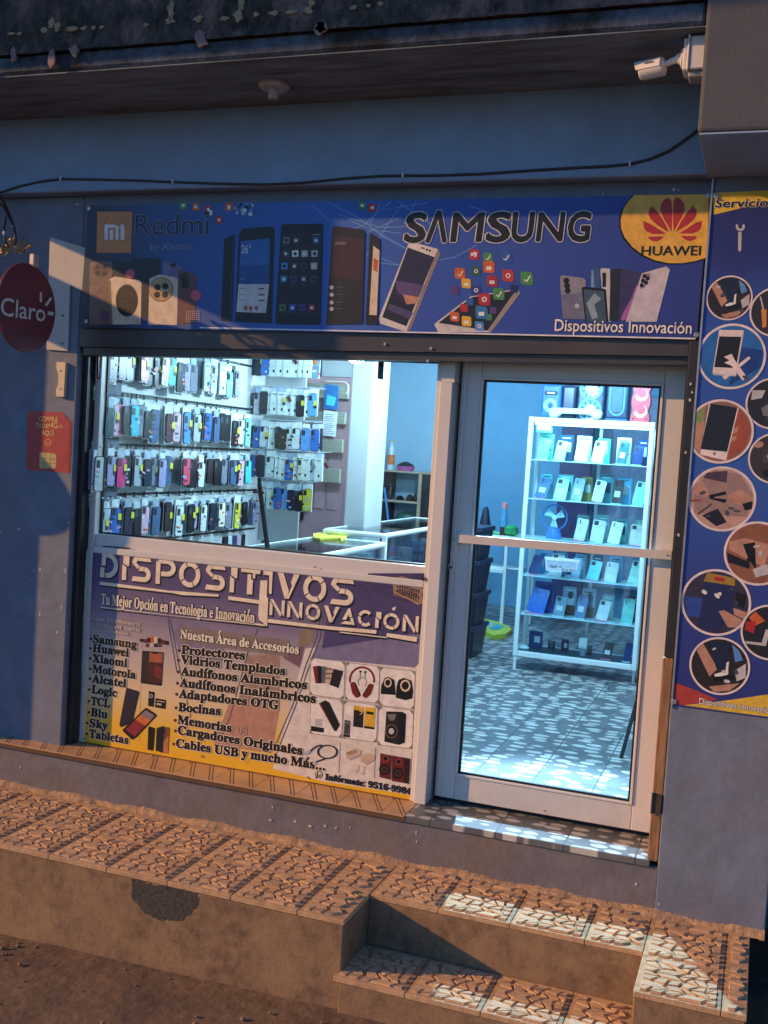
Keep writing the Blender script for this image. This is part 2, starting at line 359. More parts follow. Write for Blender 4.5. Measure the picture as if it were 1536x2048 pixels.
# ------------------------------------------------------------------ stamped-tile steps
WZ, LZ, TS = -0.221, -0.443, 0.305
steps = thing('entrance_steps', 'brown stained concrete steps topped with stamped cement tiles below the shop front', 'steps', (-1.5, -.4, -.65))
def stamped(mb, x0, x1, y0, y1, z, seed=3):
    """square tiles with raised stone-shaped chips, laid from the outer edge y0 inwards"""
    r = random.Random(seed); chips = []
    nx, ny = 6, 7; L0, L1 = .014, .291; st = (L1 - L0)
    G = [[(L0 + st * (i + (r.uniform(-.26, .26) if 0 < i < nx else 0) + (.38 if j % 2 and 0 < i < nx else -.1 * (0 < i < nx))) / nx, L0 + st * (j + (r.uniform(-.24, .24) if 0 < j < ny else 0)) / ny) for i in range(nx + 1)] for j in range(ny + 1)]
    def shrink(P, g):
        cx = sum(p[0] for p in P) / len(P); cy = sum(p[1] for p in P) / len(P)
        return [(cx + (p[0] - cx) * max(.2, 1 - g / max(.008, math.hypot(p[0] - cx, p[1] - cy))), cy + (p[1] - cy) * max(.2, 1 - g / max(.008, math.hypot(p[0] - cx, p[1] - cy)))) for p in P]
    j = 0
    for j in range(ny):
        i = 0
        while i < nx:
            w2 = 2 if r.random() < .22 and i < nx - 1 else 1
            Q4 = [G[j][i], G[j][i + w2], G[j + 1][i + w2], G[j + 1][i]]; t = r.random()
            if t < .16: chips += [shrink([Q4[0], Q4[1], Q4[2]], .009), shrink([Q4[0], Q4[2], Q4[3]], .009)]
            elif t < .30: chips += [shrink([Q4[0], Q4[1], Q4[3]], .009), shrink([Q4[1], Q4[2], Q4[3]], .009)]
            else: chips.append(shrink(Q4, .0085))
            i += w2
    X = x0
    nxt = math.ceil((x1 - x0) / TS - 1e-6); nyt = math.ceil((y1 - y0) / TS - 1e-6)
    for a in range(nxt):
        for b in range(nyt):
            ox, oy = x0 + a * TS, y0 + b * TS; ex, ey = min(x1, ox + TS), min(y1, oy + TS)
            if ex - ox < .02 or ey - oy < .01: continue
            mb.box(ox + .0015, ex - .0015, oy + .0015, ey - .0015, z - .022, z, M_GROOVE, bev=.002)
            for q in chips:
                P = [(ox + min(max(x, .006), TS - .006), oy + min(max(y, .006), TS - .006)) for x, y in q]
                if max(p[0] for p in P) > ex - .004 or max(p[1] for p in P) > ey - .004: continue
                cx = sum(p[0] for p in P) / len(P); cy = sum(p[1] for p in P) / len(P); m = len(P); h = .0095
                top = [(cx + (p[0] - cx) * .93, cy + (p[1] - cy) * .91, z + h) for p in P]; bot = [(p[0], p[1], z - .001) for p in P]
                mb.add(bot + top, [[m + i for i in range(m)]] + [[i, (i + 1) % m, m + (i + 1) % m, m + i] for i in range(m)], M_CEMENT)
XB = -0.305; YA, YN, YC = -.662, -.372, -.705
mb = MB()
mb.box(-6.2, -1.452, YA, .0, -1.2, WZ - .022, M_RISER, bev=.006); mb.build('left_platform', steps)
mb = MB(); mb.box(-1.452, XB, YN, 0, -1.2, WZ - .022, M_RISER, bev=.004); mb.build('middle_riser', steps)
mb = MB(); mb.box(XB, .082, YC, 0, -1.2, WZ - .022, M_RISER, bev=.006); mb.build('right_block', steps)
mb = MB(); mb.box(-1.45, XB - .002, -.685, YN, -1.2, LZ - .022, M_RISER, bev=.004); mb.build('lower_step', steps)
mb = MB(); stamped(mb, -6.24 + 0.008, -1.45, YA - .006, -.012, WZ); mb.build('tiled_top', steps)
mb = MB(); stamped(mb, -1.449, XB - .002, YN - .006, -.012, WZ); mb.build('tiled_top', steps)
mb = MB(); stamped(mb, XB - .002, .086, YC - .006, -.012, WZ); mb.build('tiled_top', steps)
mb = MB(); stamped(mb, -1.475, XB - .004, -.692, YN, LZ); mb.build('tiled_top', steps)
mb = MB(); M_DIRT = mat('swept_dirt', (.42, .27, .16), .95, var=.3, scale=40, bump=.6, bscale=90); vs = []; N_ = 420
for i in range(N_ + 1):                             # dirt and mortar swept against the wall
    x = -6.2 + 6.34 * i / N_; d = .03 + .014 * math.sin(i * .31) * math.sin(i * .083) + rg.uniform(-.007, .007); h = .017 + .006 * math.sin(i * .23) + rg.uniform(-.004, .004)
    vs += [(x, .004, WZ + h + .004), (x, -d * .35, WZ + h), (x, -d * .75, WZ + h * .45 + rg.uniform(-.002, .002)), (x, -d, WZ - .002)]
mb.add(vs, [[4 * i + k, 4 * i + k + 1, 4 * i + k + 5, 4 * i + k + 4] for i in range(N_) for k in range(3)], M_DIRT)
mb.build('mortar_fillet', steps, smooth=True, sharp=70)
mb = MB()                                           # broken-out patch in the riser
q0 = [(262, 1755), (280, 1760), (300, 1768), (345, 1775), (372, 1775), (395, 1788), (398, 1808), (382, 1826), (360, 1843), (335, 1840), (310, 1838), (285, 1822), (266, 1800)]; q = []
for i, p in enumerate(q0):
    n_ = q0[(i + 1) % len(q0)]
    for t in range(5): q.append(BY(p[0] + (n_[0] - p[0]) * t / 5 + rg.uniform(-2.5, 2.5), p[1] + (n_[1] - p[1]) * t / 5 + rg.uniform(-2.5, 2.5), YA))
mb.prism([p + Vector((0, .006, 0)) for p in q], (0, -.0068, 0), mat('old_dark_patch', (.06, .054, .05), .95, var=.4, scale=60, bump=.4, bscale=70)); mb.build('dark_patch', steps)

# ------------------------------------------------------------------ shop building
bld = thing('shop_building', 'blue grey rendered shop front with a mouldy concrete canopy over the banners', 'building', (-1.7, .5, -.6))
YL = 0.09
mb = MB(); mb.box(-7.5, -3.385, YL, .5, -.6, 2.875, M_WALL, bev=.008); mb.build('left_pier', bld)
mb = MB(); mb.box(-3.384, -.30, .055 + .035, .32, 2.16, 2.875, M_WALL); mb.build('lintel_wall', bld)
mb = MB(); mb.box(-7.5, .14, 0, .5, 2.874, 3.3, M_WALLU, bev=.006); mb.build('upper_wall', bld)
mb = MB(); mb.box(-.302, .142, 0, .5, -.24, 2.874, M_WALL, bev=.006, seg=2); mb.build('right_wall', bld)
mb = MB(); mb.box(-7.5, -.3, 0.002, .19, -.6, -.018, M_PLINTH, bev=.003); mb.build('plinth', bld)
mb = MB(); mb.box(-8, -.327, -.57, 0, 3.252, 3.335, M_LIP, bev=.012); mb.build('canopy_lip', bld)
mb = MB(); mb.box(-8, -.327, -.556, -.001, 3.246, 3.2515, M_SOFFIT); mb.build('canopy_soffit', bld)
mb = MB()                                           # fascia with an uneven broken face
nx, nz = 150, 9; vs = []
for j in range(nz + 1):
    for i in range(nx + 1):
        vs.append((-5.2 + 4.9 * i / nx, -.588 - rg.uniform(0, .007) - .004 * math.sin(i * .9 + j), 3.33 + .5 * j / nz))
mb.add(vs, [[j * (nx + 1) + i, j * (nx + 1) + i + 1, (j + 1) * (nx + 1) + i + 1, (j + 1) * (nx + 1) + i] for j in range(nz) for i in range(nx)], M_FASCIA)
mb.box(-8, -.327, -.57, 0, 3.336, 3.84, M_FASCIA); mb.build('canopy_fascia', bld, smooth=True, sharp=60)
M_OCH = mat('ochre_render', (.36, .26, .15), .9, var=.3, scale=30, bump=.5)
def crumb(px, py, wx, hz, m=M_OCH):
    c = BY(px, py, -.605); k = 11; mb = MB()
    mb.prism([(c.x + wx / 2 * math.cos(a) * rg.uniform(.45, 1.25), -.5985, c.z + hz / 2 * math.sin(a) * rg.uniform(.6, 1.2)) for a in [2 * math.pi * i / k for i in range(k)]], (0, .012, 0), m); mb.build('render_patch', bld)
for px, py, wx, hz in [(20, 66, .06, .012), (36, 66, .03, .015), (85, 58, .05, .03), (100, 45, .03, .05), (112, 52, .03, .04), (140, 56, .06, .022), (165, 55, .04, .02), (185, 54, .03, .02), (200, 53, .03, .018), (290, 48, .03, .02), (338, 40, .055, .03), (340, 18, .035, .09), (395, 36, .05, .03), (445, 35, .05, .02), (475, 30, .05, .05), (480, 8, .035, .06), (510, 27, .03, .02), (545, 25, .05, .022), (580, 22, .06, .018), (615, 18, .05, .03), (622, 5, .03, .03), (640, 52, .05, .05), (705, 14, .03, .02), (735, 10, .025, .015), (760, 6, .03, .02)]: crumb(px, py, wx, hz)
for px, py, wx, hz in [(400, 75, .07, .09), (640, 52, .06, .06), (25, 108, .04, .07), (100, 115, .05, .08), (145, 100, .045, .06)]: crumb(px, py, wx, hz, mat('pink_render', (.24, .17, .16), .9, var=.3, scale=30))
mb = MB(); mb.box(-.324, 1.6, -.60, -.0, 2.864, 4.0, M_BLOCK, bev=.012, seg=2); mb.build('projecting_bay', bld)
mb = MB(); mb.box(-.318, 1.6, -.592, -.003, 2.857, 2.8635, M_WALLU); mb.build('bay_soffit', bld)  # brightened paint stands in for light on the bay underside
def chip(px, py, a, b, y, m, root=None, nm='paint_chip'):
    mb = MB(); c = BY(px, py, y); mb.face([(c.x + a * math.cos(t) * rg.uniform(.5, 1.2), y - .0012, c.z + b * math.sin(t) * rg.uniform(.5, 1.2)) for t in [i * .7854 for i in range(8)]], m); mb.build(nm, root or bld)
M_CHIP = mat('bare_plaster', (.55, .53, .5), .9)
for px, py, a, b in [(80, 1139, .006, .016), (131, 1141, .005, .018), (80, 1228, .004, .014), (123, 1215, .004, .016), (114, 1265, .006, .008), (137, 1045, .005, .012), (38, 1058, .013, .007), (2, 1064, .006, .004), (60, 1160, .004, .005), (57, 1098, .003, .004), (68, 1143, .003, .01)]: chip(px, py, a, b, YL, M_CHIP)
for px, py, a, b in [(40, 1535, .006, .006), (545, 1615, .004, .008), (540, 1640, .01, .006), (590, 1643, .012, .006), (620, 1652, .01, .006), (650, 1652, .008, .007), (832, 1665, .004, .01), (833, 1683, .003, .008), (1272, 1768, .006, .009), (1318, 1808, .004, .006), (672, 1655, .006, .006), (700, 1655, .004, .005)]: chip(px, py, a, b, 0, M_CHIP)
for px, py, a, b in [(1347, 379, .008, .008), (1357, 381, .004, .008), (1206, 387, .004, .006), (155, 409, .014, .004), (1000, 394, .004, .003)]: chip(px, py, a, b, YL, M_CHIP)
# sill of diamond-laid ceramic and the door threshold
TH = Vector((0, .012))
mb = MB(); mb.box(-7.5, -1.43, -.012, .24, -.018, .004, M_GROUT)
def clip(poly, x0, x1, y0, y1):
    for ax, lim, sg in ((0, x0, 1), (0, x1, -1), (1, y0, 1), (1, y1, -1)):
        out = []
        for i, p in enumerate(poly):
            q = poly[(i + 1) % len(poly)]; a = (p[ax] - lim) * sg; b = (q[ax] - lim) * sg
            if a >= 0: out.append(p)
            if a * b < 0: t = a / (a - b); out.append((p[0] + (q[0] - p[0]) * t, p[1] + (q[1] - p[1]) * t))
        poly = out
        if not poly: return []
    return poly
D = .2215
for i in range(-28, 1):                             # ceramic strips with pressed double lines slanting across
    ox = -3.537 + (i + 18) * D
    for j, (ya, yb) in enumerate(((-.016, .238),)):
        q = clip([(ox + .0015, ya), (ox + D - .0015, ya), (ox + D - .0035, yb), (ox - .0005, yb)], -7.4, -1.434, -.016, .238)
        if len(q) > 2:
            mb.prism([(x, y, .004) for x, y in q], (0, 0, .006), M_SILL)
            for s0 in (-.03, -.012, .075, .093, .18, .198):
                c = clip([(ox + s0, .238), (ox + s0 + .0055, .238), (ox + s0 + .1355, -.016), (ox + s0 + .13, -.016)], max(-7.4, ox + .003), min(-1.436, ox + D - .003), -.015, .236)
                if len(c) > 2: mb.face([(x, y, .0103) for x, y in c], M_GROUT)
mb.build('diamond_tile_sill', bld)
mb = MB(); mb.box(-1.432, -.335, -.01, .34, -.02, .010, M_TILE, bev=.003); mb.build('door_threshold', bld)
mb = MB(); mb.box(-.347, -.304, .004, .24, .004, .875, M_WOOD, bev=.003)
for zz in (.2, .21): mb.box(-.349, -.346, .03, .2, zz + .05, zz + .054, M_BLACK)
mb.build('wooden_jamb', bld)
mb = MB(); c = BY(1316, 1605, 0.0); mb.box(c.x - .022, c.x + .016, -.004, .02, c.z - .045, c.z + .035, mat('rusty_hinge', (.07, .045, .035), .6, var=.5, scale=60), bev=.003); mb.tube([(c.x - .022, -.004, c.z - .05), (c.x - .022, -.004, c.z + .04)], .006, M_RAIL); mb.build('jamb_hinge', bld)
mb = MB(); mb.box(-.338, -.302, .012, .24, .877, 2.2, M_RAIL, bev=.002); mb.box(-.345, -.338, .03, .08, .877, 2.2, M_RAIL)
for px, py in [(1381, 768), (1384, 785), (1380, 800), (1371, 905), (1357, 1070)]: chip(px, py, .006, .008, .011, M_CHIP)
mb.build('right_reveal', bld)

# ------------------------------------------------------------------ out of view at the left: buttress and boards added to cast shade
nb = thing('shade_buttress', 'unseen grey buttress with two boards, added to shade the pier and banner', 'building', (-5.1, -.2, -.6))
XE = -4.9
mb = MB(); mb.box(-5.25, XE, -.49, YL, -.6, 3.25, M_WALL, bev=.01); mb.build('buttress', nb)
mb = MB(); mb.box(XE - .03, XE, -1.22, -.49, 3.14, 4.3, M_SHUT, bev=.004); mb.box(XE - .03, XE, -.95, -.49, 2.63, 2.96, M_WHITE, bev=.004); mb.build('shade_board', nb)  # upper board made tall to shade the banner's top left
def lowz(y): return 3.81 + .851 * (-1.2 - y)
mb = MB(); mb.prism([(XE - .04, -.5, lowz(-.5)), (XE - .04, -2.9, lowz(-2.9)), (XE - .04, -2.9, lowz(-2.9) + 1.2), (XE - .04, -.5, lowz(-.5) + 2.2)], (.02, 0, 0), mat('grey_shade_sheet', (.3, .3, .32), .6, var=.1)); tag(mb.build('fascia_shade_sheet'), 'unseen grey sheet added to keep the low sun off the canopy fascia', 'awning')  # unseen sheet, added only to block sun from the fascia
sg = MB(); sg.lathe([(.27, -.02), (.28, -.01), (.28, .01), (.27, .02)], (XE - .08, -.33, 1.83), mat('sign_red', (.30, .02, .035), .45), n=40, axis='x')
sg.box(XE - .09, XE - .07, -.35, -.3, 2.1, 2.3, M_STEEL); tag(sg.build('hanging_sign', smooth=True), 'round red hanging sign on the unseen buttress', 'sign')
# dim passage right of the shop
mb = MB(); mb.box(.145, 6, .9, 1.2, -.6, 4, mat('passage_wall', (.12, .12, .13), .9), bev=.01); tag(mb.build('neighbour_wall'), 'dark plain wall set back beside the right corner of the shop', 'wall')

# ------------------------------------------------------------------ roller shutter
sh = thing('roller_shutter', 'dark steel roller shutter box running under the long blue banner', 'shutter', (-1.85, .1, 2.1))
def slant(x0, x1, y0, y1, zl0, zr0, zl1, zr1, m):
    mb.prism([(x0, y0, zl0), (x1, y0, zr0), (x1, y0, zr1), (x0, y0, zl1)], (0, y1 - y0, 0), m)
mb = MB(); slant(-3.372, -.342, .075, .19, 2.105, 2.142, 2.235, 2.235, M_SHUT); mb.build('housing', sh)
mb = MB(); slant(-3.36, -.342, .095, .17, 2.063, 2.108, 2.104, 2.141, M_SHUT); mb.build('bottom_bar', sh)
mb = MB(); mb.box(-3.384, -3.372, .125, .2, .012, 2.235, M_RAIL); mb.box(-3.384, -3.352, .13, .145, .012, 2.07, M_RAIL, bev=.002); mb.box(-3.362, -3.352, .145, .19, .012, 2.07, M_RAIL); mb.build('guide_rail', sh)
for px, py in [(770, 688), (862, 697), (855, 722)]: mb = MB(); c = BY(px, py, .07); mb.lathe([(.007, -.006), (.006, 0), (.003, .005)], (c.x, .073, c.z), M_STEEL, n=8, axis='y'); mb.build('bolt', sh)

# ------------------------------------------------------------------ shop window (frame, pane) and the post beside the door
XW0, XW1 = -3.35, -1.452
win = thing('shop_window', 'large shop window in a cream aluminium frame above the accessory list', 'window', (-2.4, .22, .01))
mb = MB()
mb.box(XW0, XW0 + .036, .195, .27, .012, 2.12, M_ALU, bev=.003)
mb.build('left_stile', win)
mb = MB(); mb.box(XW0 + .036, XW1 - .022, .205, .27, 1.055, 1.135, M_ALU, bev=.005, seg=2); mb.box(XW0 + .036, XW1 - .022, .19, .205, 1.035, 1.07, M_ALU, bev=.004); mb.build('sill_rail', win)
mb = MB(); mb.box(XW1 - .022, XW1, .19, .27, .012, 2.12, M_ALU, bev=.002); mb.build('right_stile', win)
mb = MB(); mb.box(XW0, XW1, .2, .27, 2.10, 2.13, M_ALU); mb.build('head_rail', win)
mb = MB(); mb.box(XW0 + .036, XW1 - .022, .225, .25, .012, .05, M_ALU); mb.box(XW0 + .036, XW1 - .022, .215, .25, .05, 1.03, M_ALUD); mb.build('lower_panel', win)
mb = MB()
for a in [(XW0 + .036, XW0 + .044, 1.135, 2.10), (XW1 - .03, XW1 - .022, 1.135, 2.10)]: mb.box(a[0], a[1], .243, .262, a[2], a[3], M_GASK)
mb.box(XW0 + .036, XW1 - .022, .243, .262, 1.135, 1.143, M_GASK); mb.box(XW0 + .036, XW1 - .022, .243, .262, 2.092, 2.10, M_GASK); mb.build('gasket', win)
mb = MB(); mb.box(XW0 + .044, XW1 - .03, .25, .255, 1.143, 2.092, M_GLASS); mb.build('glass_pane', win)
mb = MB(); mb.box(XW1 + .002, XW1 + .062, .168, .30, .012, 2.0, M_ALU, bev=.003); mb.box(XW1 + .004, XW1 + .066, .178, .30, 2.002, 2.13, M_ALU); mb.build('door_post', win)

# ------------------------------------------------------------------ glazed door
dr = thing('glass_door', 'cream aluminium glass door with a push bar across the middle', 'door', (-.85, .27, .03))
XD0, XD1, ZD0, ZD1 = -1.372, -.352, .038, 2.122
gx0, gx1, gz0, gz1 = BY(970, 760, .25).x, BY(1322, 765, .25).x, .168, 2.022
mb = MB(); mb.box(XD0, gx0 - .016, .25, .295, ZD0, ZD1, M_ALU, bev=.004, seg=2); mb.box(XD0 + .012, XD0 + .03, .242, .25, ZD0 + .005, ZD1, M_ALU, bev=.004, seg=2); mb.build('lock_stile', dr)
mb = MB(); mb.box(gx1 + .016, XD1, .25, .295, ZD0, ZD1, M_ALU, bev=.004, seg=2); mb.build('hinge_stile', dr)
mb = MB(); mb.box(gx0 - .015, gx1 + .015, .2505, .295, gz1 + .016, ZD1, M_ALU, bev=.002); mb.build('top_rail', dr)
mb = MB(); mb.box(gx0 - .015, gx1 + .015, .2505, .295, ZD0, gz0 - .016, M_ALUD, bev=.002); mb.build('bottom_rail', dr)
mb = MB()
for a in [(gx0 - .0155, gx0 - .004, gz0 - .015, gz1 + .015), (gx1 + .004, gx1 + .0155, gz0 - .015, gz1 + .015)]: mb.box(a[0], a[1], .243, .28, a[2], a[3], M_ALU, bev=.002)
mb.box(gx0 - .004, gx1 + .004, .243, .28, gz0 - .0155, gz0 - .004, M_ALU, bev=.002); mb.box(gx0 - .004, gx1 + .004, .243, .28, gz1 + .004, gz1 + .0155, M_ALU, bev=.002); mb.build('glazing_bead', dr)
mb = MB(); mb.box(XW1 + .03, XD1 + .02, .296, .335, -.01, .07, M_GASK); mb.box(XD0 - .05, XD0 + .03, .301, .335, .07, 2.13, M_GASK); mb.box(XD1 - .02, XD1 + .03, .2955, .335, .07, 2.13, M_GASK); mb.build('gap_light_block', dr)  # black blocks added behind the door to stop light leaking through gaps
mb = MB(); k = .004
for a in [(gx0 - k, gx0 + .006, gz0 - k, gz1 + k), (gx1 - .006, gx1 + k, gz0 - k, gz1 + k)]: mb.box(a[0], a[1], .254, .272, a[2], a[3], M_GASK)
mb.box(gx0 + .006, gx1 - .006, .254, .272, gz0 - k, gz0 + .006, M_GASK); mb.box(gx0 + .006, gx1 - .006, .254, .272, gz1 - .006, gz1 + k, M_GASK); mb.build('gasket', dr)
mb = MB(); mb.box(gx0 + .006, gx1 - .006, .26, .266, gz0 + .006, gz1 - .006, M_GLASSD); mb.build('glass_pane', dr)
a = BY(914, 1077, .2); b = BY(1343, 1111, .2); hb = .019
mb = MB(); mb.prism([(a.x, .2, a.z - hb), (b.x, .2, b.z - hb), (b.x, .2, b.z + hb), (a.x, .2, a.z + hb)], (0, .012, 0), M_ALUD); mb.build('push_bar', dr)
mb = MB(); mb.box(a.x - .018, a.x + .004, .212, .25, a.z - .03, a.z + .03, M_ALUD, bev=.003); mb.box(a.x - .02, a.x - .004, .202, .212, a.z + .016, a.z + .026, M_ALUD); mb.box(a.x - .02, a.x - .004, .202, .212, a.z - .026, a.z - .016, M_ALUD); mb.build('bar_bracket', dr)
mb = MB(); mb.box(b.x - .05, b.x + .004, .2125, .25, b.z - .022, b.z + .022, M_ALUD, bev=.003); mb.build('bar_bracket', dr)
mb = MB(); mb.lathe([(.003, -.004), (.003, .001)], (b.x - .018, .199, b.z), M_BLACK, n=8, axis='y'); mb.build('screw', dr)
c = BY(902, 1133, .25); mb = MB(); mb.lathe([(.013, -.008), (.013, 0)], (c.x, .25, c.z), M_ALU, n=18, axis='y'); mb.lathe([(.007, -.0105), (.007, -.007)], (c.x - .002, .25, c.z - .003), M_BLACK, n=12, axis='y'); mb.build('lock_cylinder', dr)
mb = MB()
for px, py in [(912, 1053), (909, 1091), (883, 1224), (875, 1300), (868, 1497)]: c = BY(px, py, .25); mb.lathe([(.003, -.002), (.003, 0)], (c.x, .25, c.z), M_GASK, n=8, axis='y')
mb.build('screw', dr)
mb = MB()
for px, py, a_, b_ in [(930, 1592, .004, .002), (942, 1598, .003, .002), (938, 1603, .002, .003), (948, 1600, .002, .002), (1090, 1622, .008, .004), (1095, 1628, .005, .003)]: chip(px, py, a_, b_, .2505, mat('rust_speck', (.2, .1, .05), .8), dr, 'rust_speck')
# ------------------------------------------------------------------ long blue banner
BK = hx('0a0a10'); WH = ink((.78, .77, .76)); NAVY = hx('10183c'); DK = hx('14151c'); LG = ink((.5, .5, .52)); OR = hx('c8602a'); GOLD = ink((.72, .58, .42)); RED = hx('b02a2a'); BLU = hx('2a5aa8'); SKY = hx('5b8fd0'); GRN = hx('4a8a4a'); YEL = hx('e0b030'); PUR = hx('5a3a7a'); MAR = hx('6a2a30'); BRN = hx('5a4038'); TEAL = hx('2a8a98'); PINK = hx('d85a6a'); SKIN = hx('b98a76'); GRY = hx('4a4a52'); MID = hx('77777d')
YB = 0.055
bn = thing('shop_banner', 'long blue phone shop banner across the wall over the window and door', 'banner', (-1.85, YB, 2.2))
def grommet(mb, c, y, m=M_STEEL): mb.lathe([(.011, 0), (.011, -.002), (.006, -.003), (.0055, -.001)], (c.x, y - .004, c.z), m, n=14, axis='y')
TL, TR, BR_, BL = BY(176, 411, YB), BY(1419, 389, YB), BY(1393, 677, YB), BY(159, 655, YB)
mb = MB(); mb.prism([TL, TR, BR_, BL], (0, .006, 0), ramp_print('banner_print', [(0, (.02, .024, .05)), (.055, (.022, .03, .07)), (.14, (.03, .075, .25)), (.42, (.035, .13, .50)), (.62, (.03, .085, .42)), (1, (.026, .045, .27))], axis=0, wob=.06)); mb.build('sheet', bn)
for p in [(179, 417), (174, 643), (1418, 391), (1393, 670)]: mb = MB(); grommet(mb, BY(p[0], p[1], YB), YB); mb.build('grommet', bn)
mb = MB(); q0 = BY(400, 654, YB); q1 = BY(1391, 676, YB); mb.prism([q0, q1, q1 + Vector((0, 0, -.006)), q0 + Vector((0, 0, -.006))], (0, -.003, 0), WH); mb.build('edge_highlight', bn)  # white strip painting the light caught by the bottom edge
def A1(b=.0009): return Art(lambda px, py: BY(px, py, YB), (0, -1, 0), b)
a = A1(.0001); a.zoom(2.194, 150, 380)                         # network lines
LN = hx('6f9ad8')
for l in [[(1040, 62), (1120, 140)], [(1110, 55), (1240, 120), (1330, 185), (1450, 255)], [(1385, 50), (1260, 160), (1180, 175)], [(1200, 130), (1300, 175), (1430, 190)], [(1270, 300), (1345, 195), (1400, 110), (1440, 60)], [(1340, 60), (1290, 160)], [(1150, 105), (1340, 165), (1450, 160)], [(1250, 200), (1420, 125)], [(1300, 315), (1420, 330)]]: a.stroke(l, 3.2, LN)
for l in [[(1085, 140), (1060, 240), (1090, 270)], [(560, 260), (640, 280)], [(390, 250), (480, 300), (560, 360)], [(600, 430), (650, 440)]]: a.stroke(l, 1.6, hx('3c5fa0'))
a.zoom(2.194, 740, 370)
for l in [[(0, 150), (90, 75)], [(0, 185), (60, 230), (160, 280)], [(45, 320), (130, 352)], [(300, 330), (370, 318), (440, 280), (470, 262)], [(120, 70), (230, 150), (330, 200)], [(200, 75), (150, 170)], [(430, 90), (610, 150)], [(60, 110), (260, 75)]]: a.stroke(l, 3, LN)
a.mb.build('network_lines', bn)
a = A1(); a.zoom(2.194, 150, 380)                          # square logo and two lines of lettering
a.rect(98, 95, 252, 95, ink((.62, .22, .06))); a.poly([(98, 95), (252, 95), (246, 276), (95, 276)], ink((.62, .22, .06)))
for q in [(130, 152, 145, 218), (145, 152, 180, 166), (178, 158, 192, 218), (153, 176, 168, 218), (201, 152, 217, 218)]: a.rect(*q, WH)
a.mb.build('logo', bn)
a = A1(); a.zoom(2.194, 150, 380)
a.text('Redmi', (264, 198), (586, 196), 88, hx('101838'), outl=hx('8a8c9c'), ooff=.018)
a.text('by Xiaomi', (331, 263), (508, 262), 30, hx('8a86a0'))
a.mb.build('lettering', bn)
a = A1(); a.zoom(2.194, 150, 380)                          # group of pale phones
a.poly([(65, 322), (72, 315), (158, 313), (165, 320), (160, 590), (62, 590)], hx('7a6258')); a.disc((115, 350), 36, hx('5a463e'), ry=30)
for c in [(100, 338), (130, 338), (100, 365), (130, 368)]: a.disc(c, 10, DK)
a.poly([(163, 315), (247, 316), (245, 590), (163, 590)], hx('23242c')); a.poly([(247, 296), (375, 300), (378, 560), (250, 560)], hx('22242e'))
a.poly([(386, 318), (392, 311), (462, 332), (468, 345), (450, 590), (385, 590)], hx('77688e')); a.poly([(415, 325), (440, 322), (446, 334), (424, 340)], DK)
a.poly([(453, 356), (460, 350), (525, 370), (531, 380), (528, 585), (452, 590)], hx('6e3f38')); a.poly([(458, 372), (490, 360), (502, 400), (498, 436), (470, 430)], hx('2e2226'))
for c in [(475, 395), (485, 420)]: a.disc(c, 13, BK)
a.poly([(148, 395), (175, 379), (283, 397), (292, 408), (289, 590), (158, 590)], GOLD); a.poly([(148, 395), (158, 398), (166, 590), (158, 590)], hx('8a7460'))
a.disc((228, 485), 48, hx('1c1a1c'), ry=70); a.disc((228, 485), 50, hx('8a6a40'), ry=72, inner=.95)
for c, r in [((213, 455), 15), ((240, 462), 11), ((215, 500), 13), ((240, 510), 12), ((228, 538), 6)]: a.disc(c, r, hx('3a3234')); a.disc(c, r * .5, BK)
a.poly([(328, 388), (372, 371), (446, 385), (452, 394), (448, 592), (322, 592)], GOLD); a.disc((379, 437), 55, hx('8f7250')); a.disc((377, 434), 50, hx('c09a70'))
for c in [(363, 427), (397, 422), (361, 460), (396, 460)]: a.disc(c, 14, BK)
for c, r in [((243, 368), 20), ((531, 463), 23)]: a.disc(c, r, PINK)
a.disc((130, 550), 20, hx('6a4a6e'))
for i in range(7):
    for j in range(6): a.rect(488 + i * 9, 530 + j * 9, 493 + i * 9, 535 + j * 9, hx('b89a9a'))
for i in range(6):
    for j in range(3): a.rect(72 + i * 7, 425 + j * 8, 76 + i * 7, 429 + j * 8, hx('b89a9a'))
a.mb.build('phone_picture', bn)
a = A1(); a.zoom(2.194, 150, 380)
for x, y, s, c in [(475, 68, 34, GRN), (530, 74, 34, OR), (585, 84, 30, RED), (592, 100, 22, WH), (632, 131, 32, RED), (676, 74, 34, OR), (1260, 68, 34, GRN), (1305, 78, 36, RED)]: a.rect(x - s / 2, y - s / 2, x + s / 2, y + s / 2, c); a.disc((x, y), s * .22, WH)
for i in range(26): a.disc((745 + rg.gauss(0, 20), 84 + rg.gauss(0, 13)), rg.uniform(5, 9), rg.choice([WH, LG, DK, SKY]))
a.disc((580, 103), 11, BK); a.mb.build('app_icons', bn)
a = A1(); a.zoom(2.194, 150, 380)                          # row of dark phones
a.poly([(655, 215), (694, 196), (702, 200), (690, 578), (640, 574)], hx('11131d')); a.stroke([(695, 205), (682, 570)], 4, hx('2c3c64'))
a.poly([(720, 190), (737, 170), (862, 160), (877, 170), (864, 585), (703, 578)], hx('101116')); a.poly([(728, 225), (856, 212), (852, 412), (718, 412)], hx('2e66ad')); a.poly([(722, 330), (854, 330), (852, 412), (718, 412)], hx('24508f'))
a.poly([(718, 413), (852, 413), (838, 540), (708, 535)], ink((.66, .62, .6))); a.text('26°', (730, 278), (772, 277), 36, WH)
for y in [430, 457, 482]: a.rect(722, y, 746, y + 3, MID); a.rect(805, y, 832, y + 6, GRY)
for x in [750, 772, 797]: a.disc((x, 518), 9, OR); a.rect(x - 4, 520, x + 4, 530, MID)
a.stroke([(727, 322), (772, 320)], 2, SKY); a.stroke([(727, 390), (745, 389)], 5, SKY)
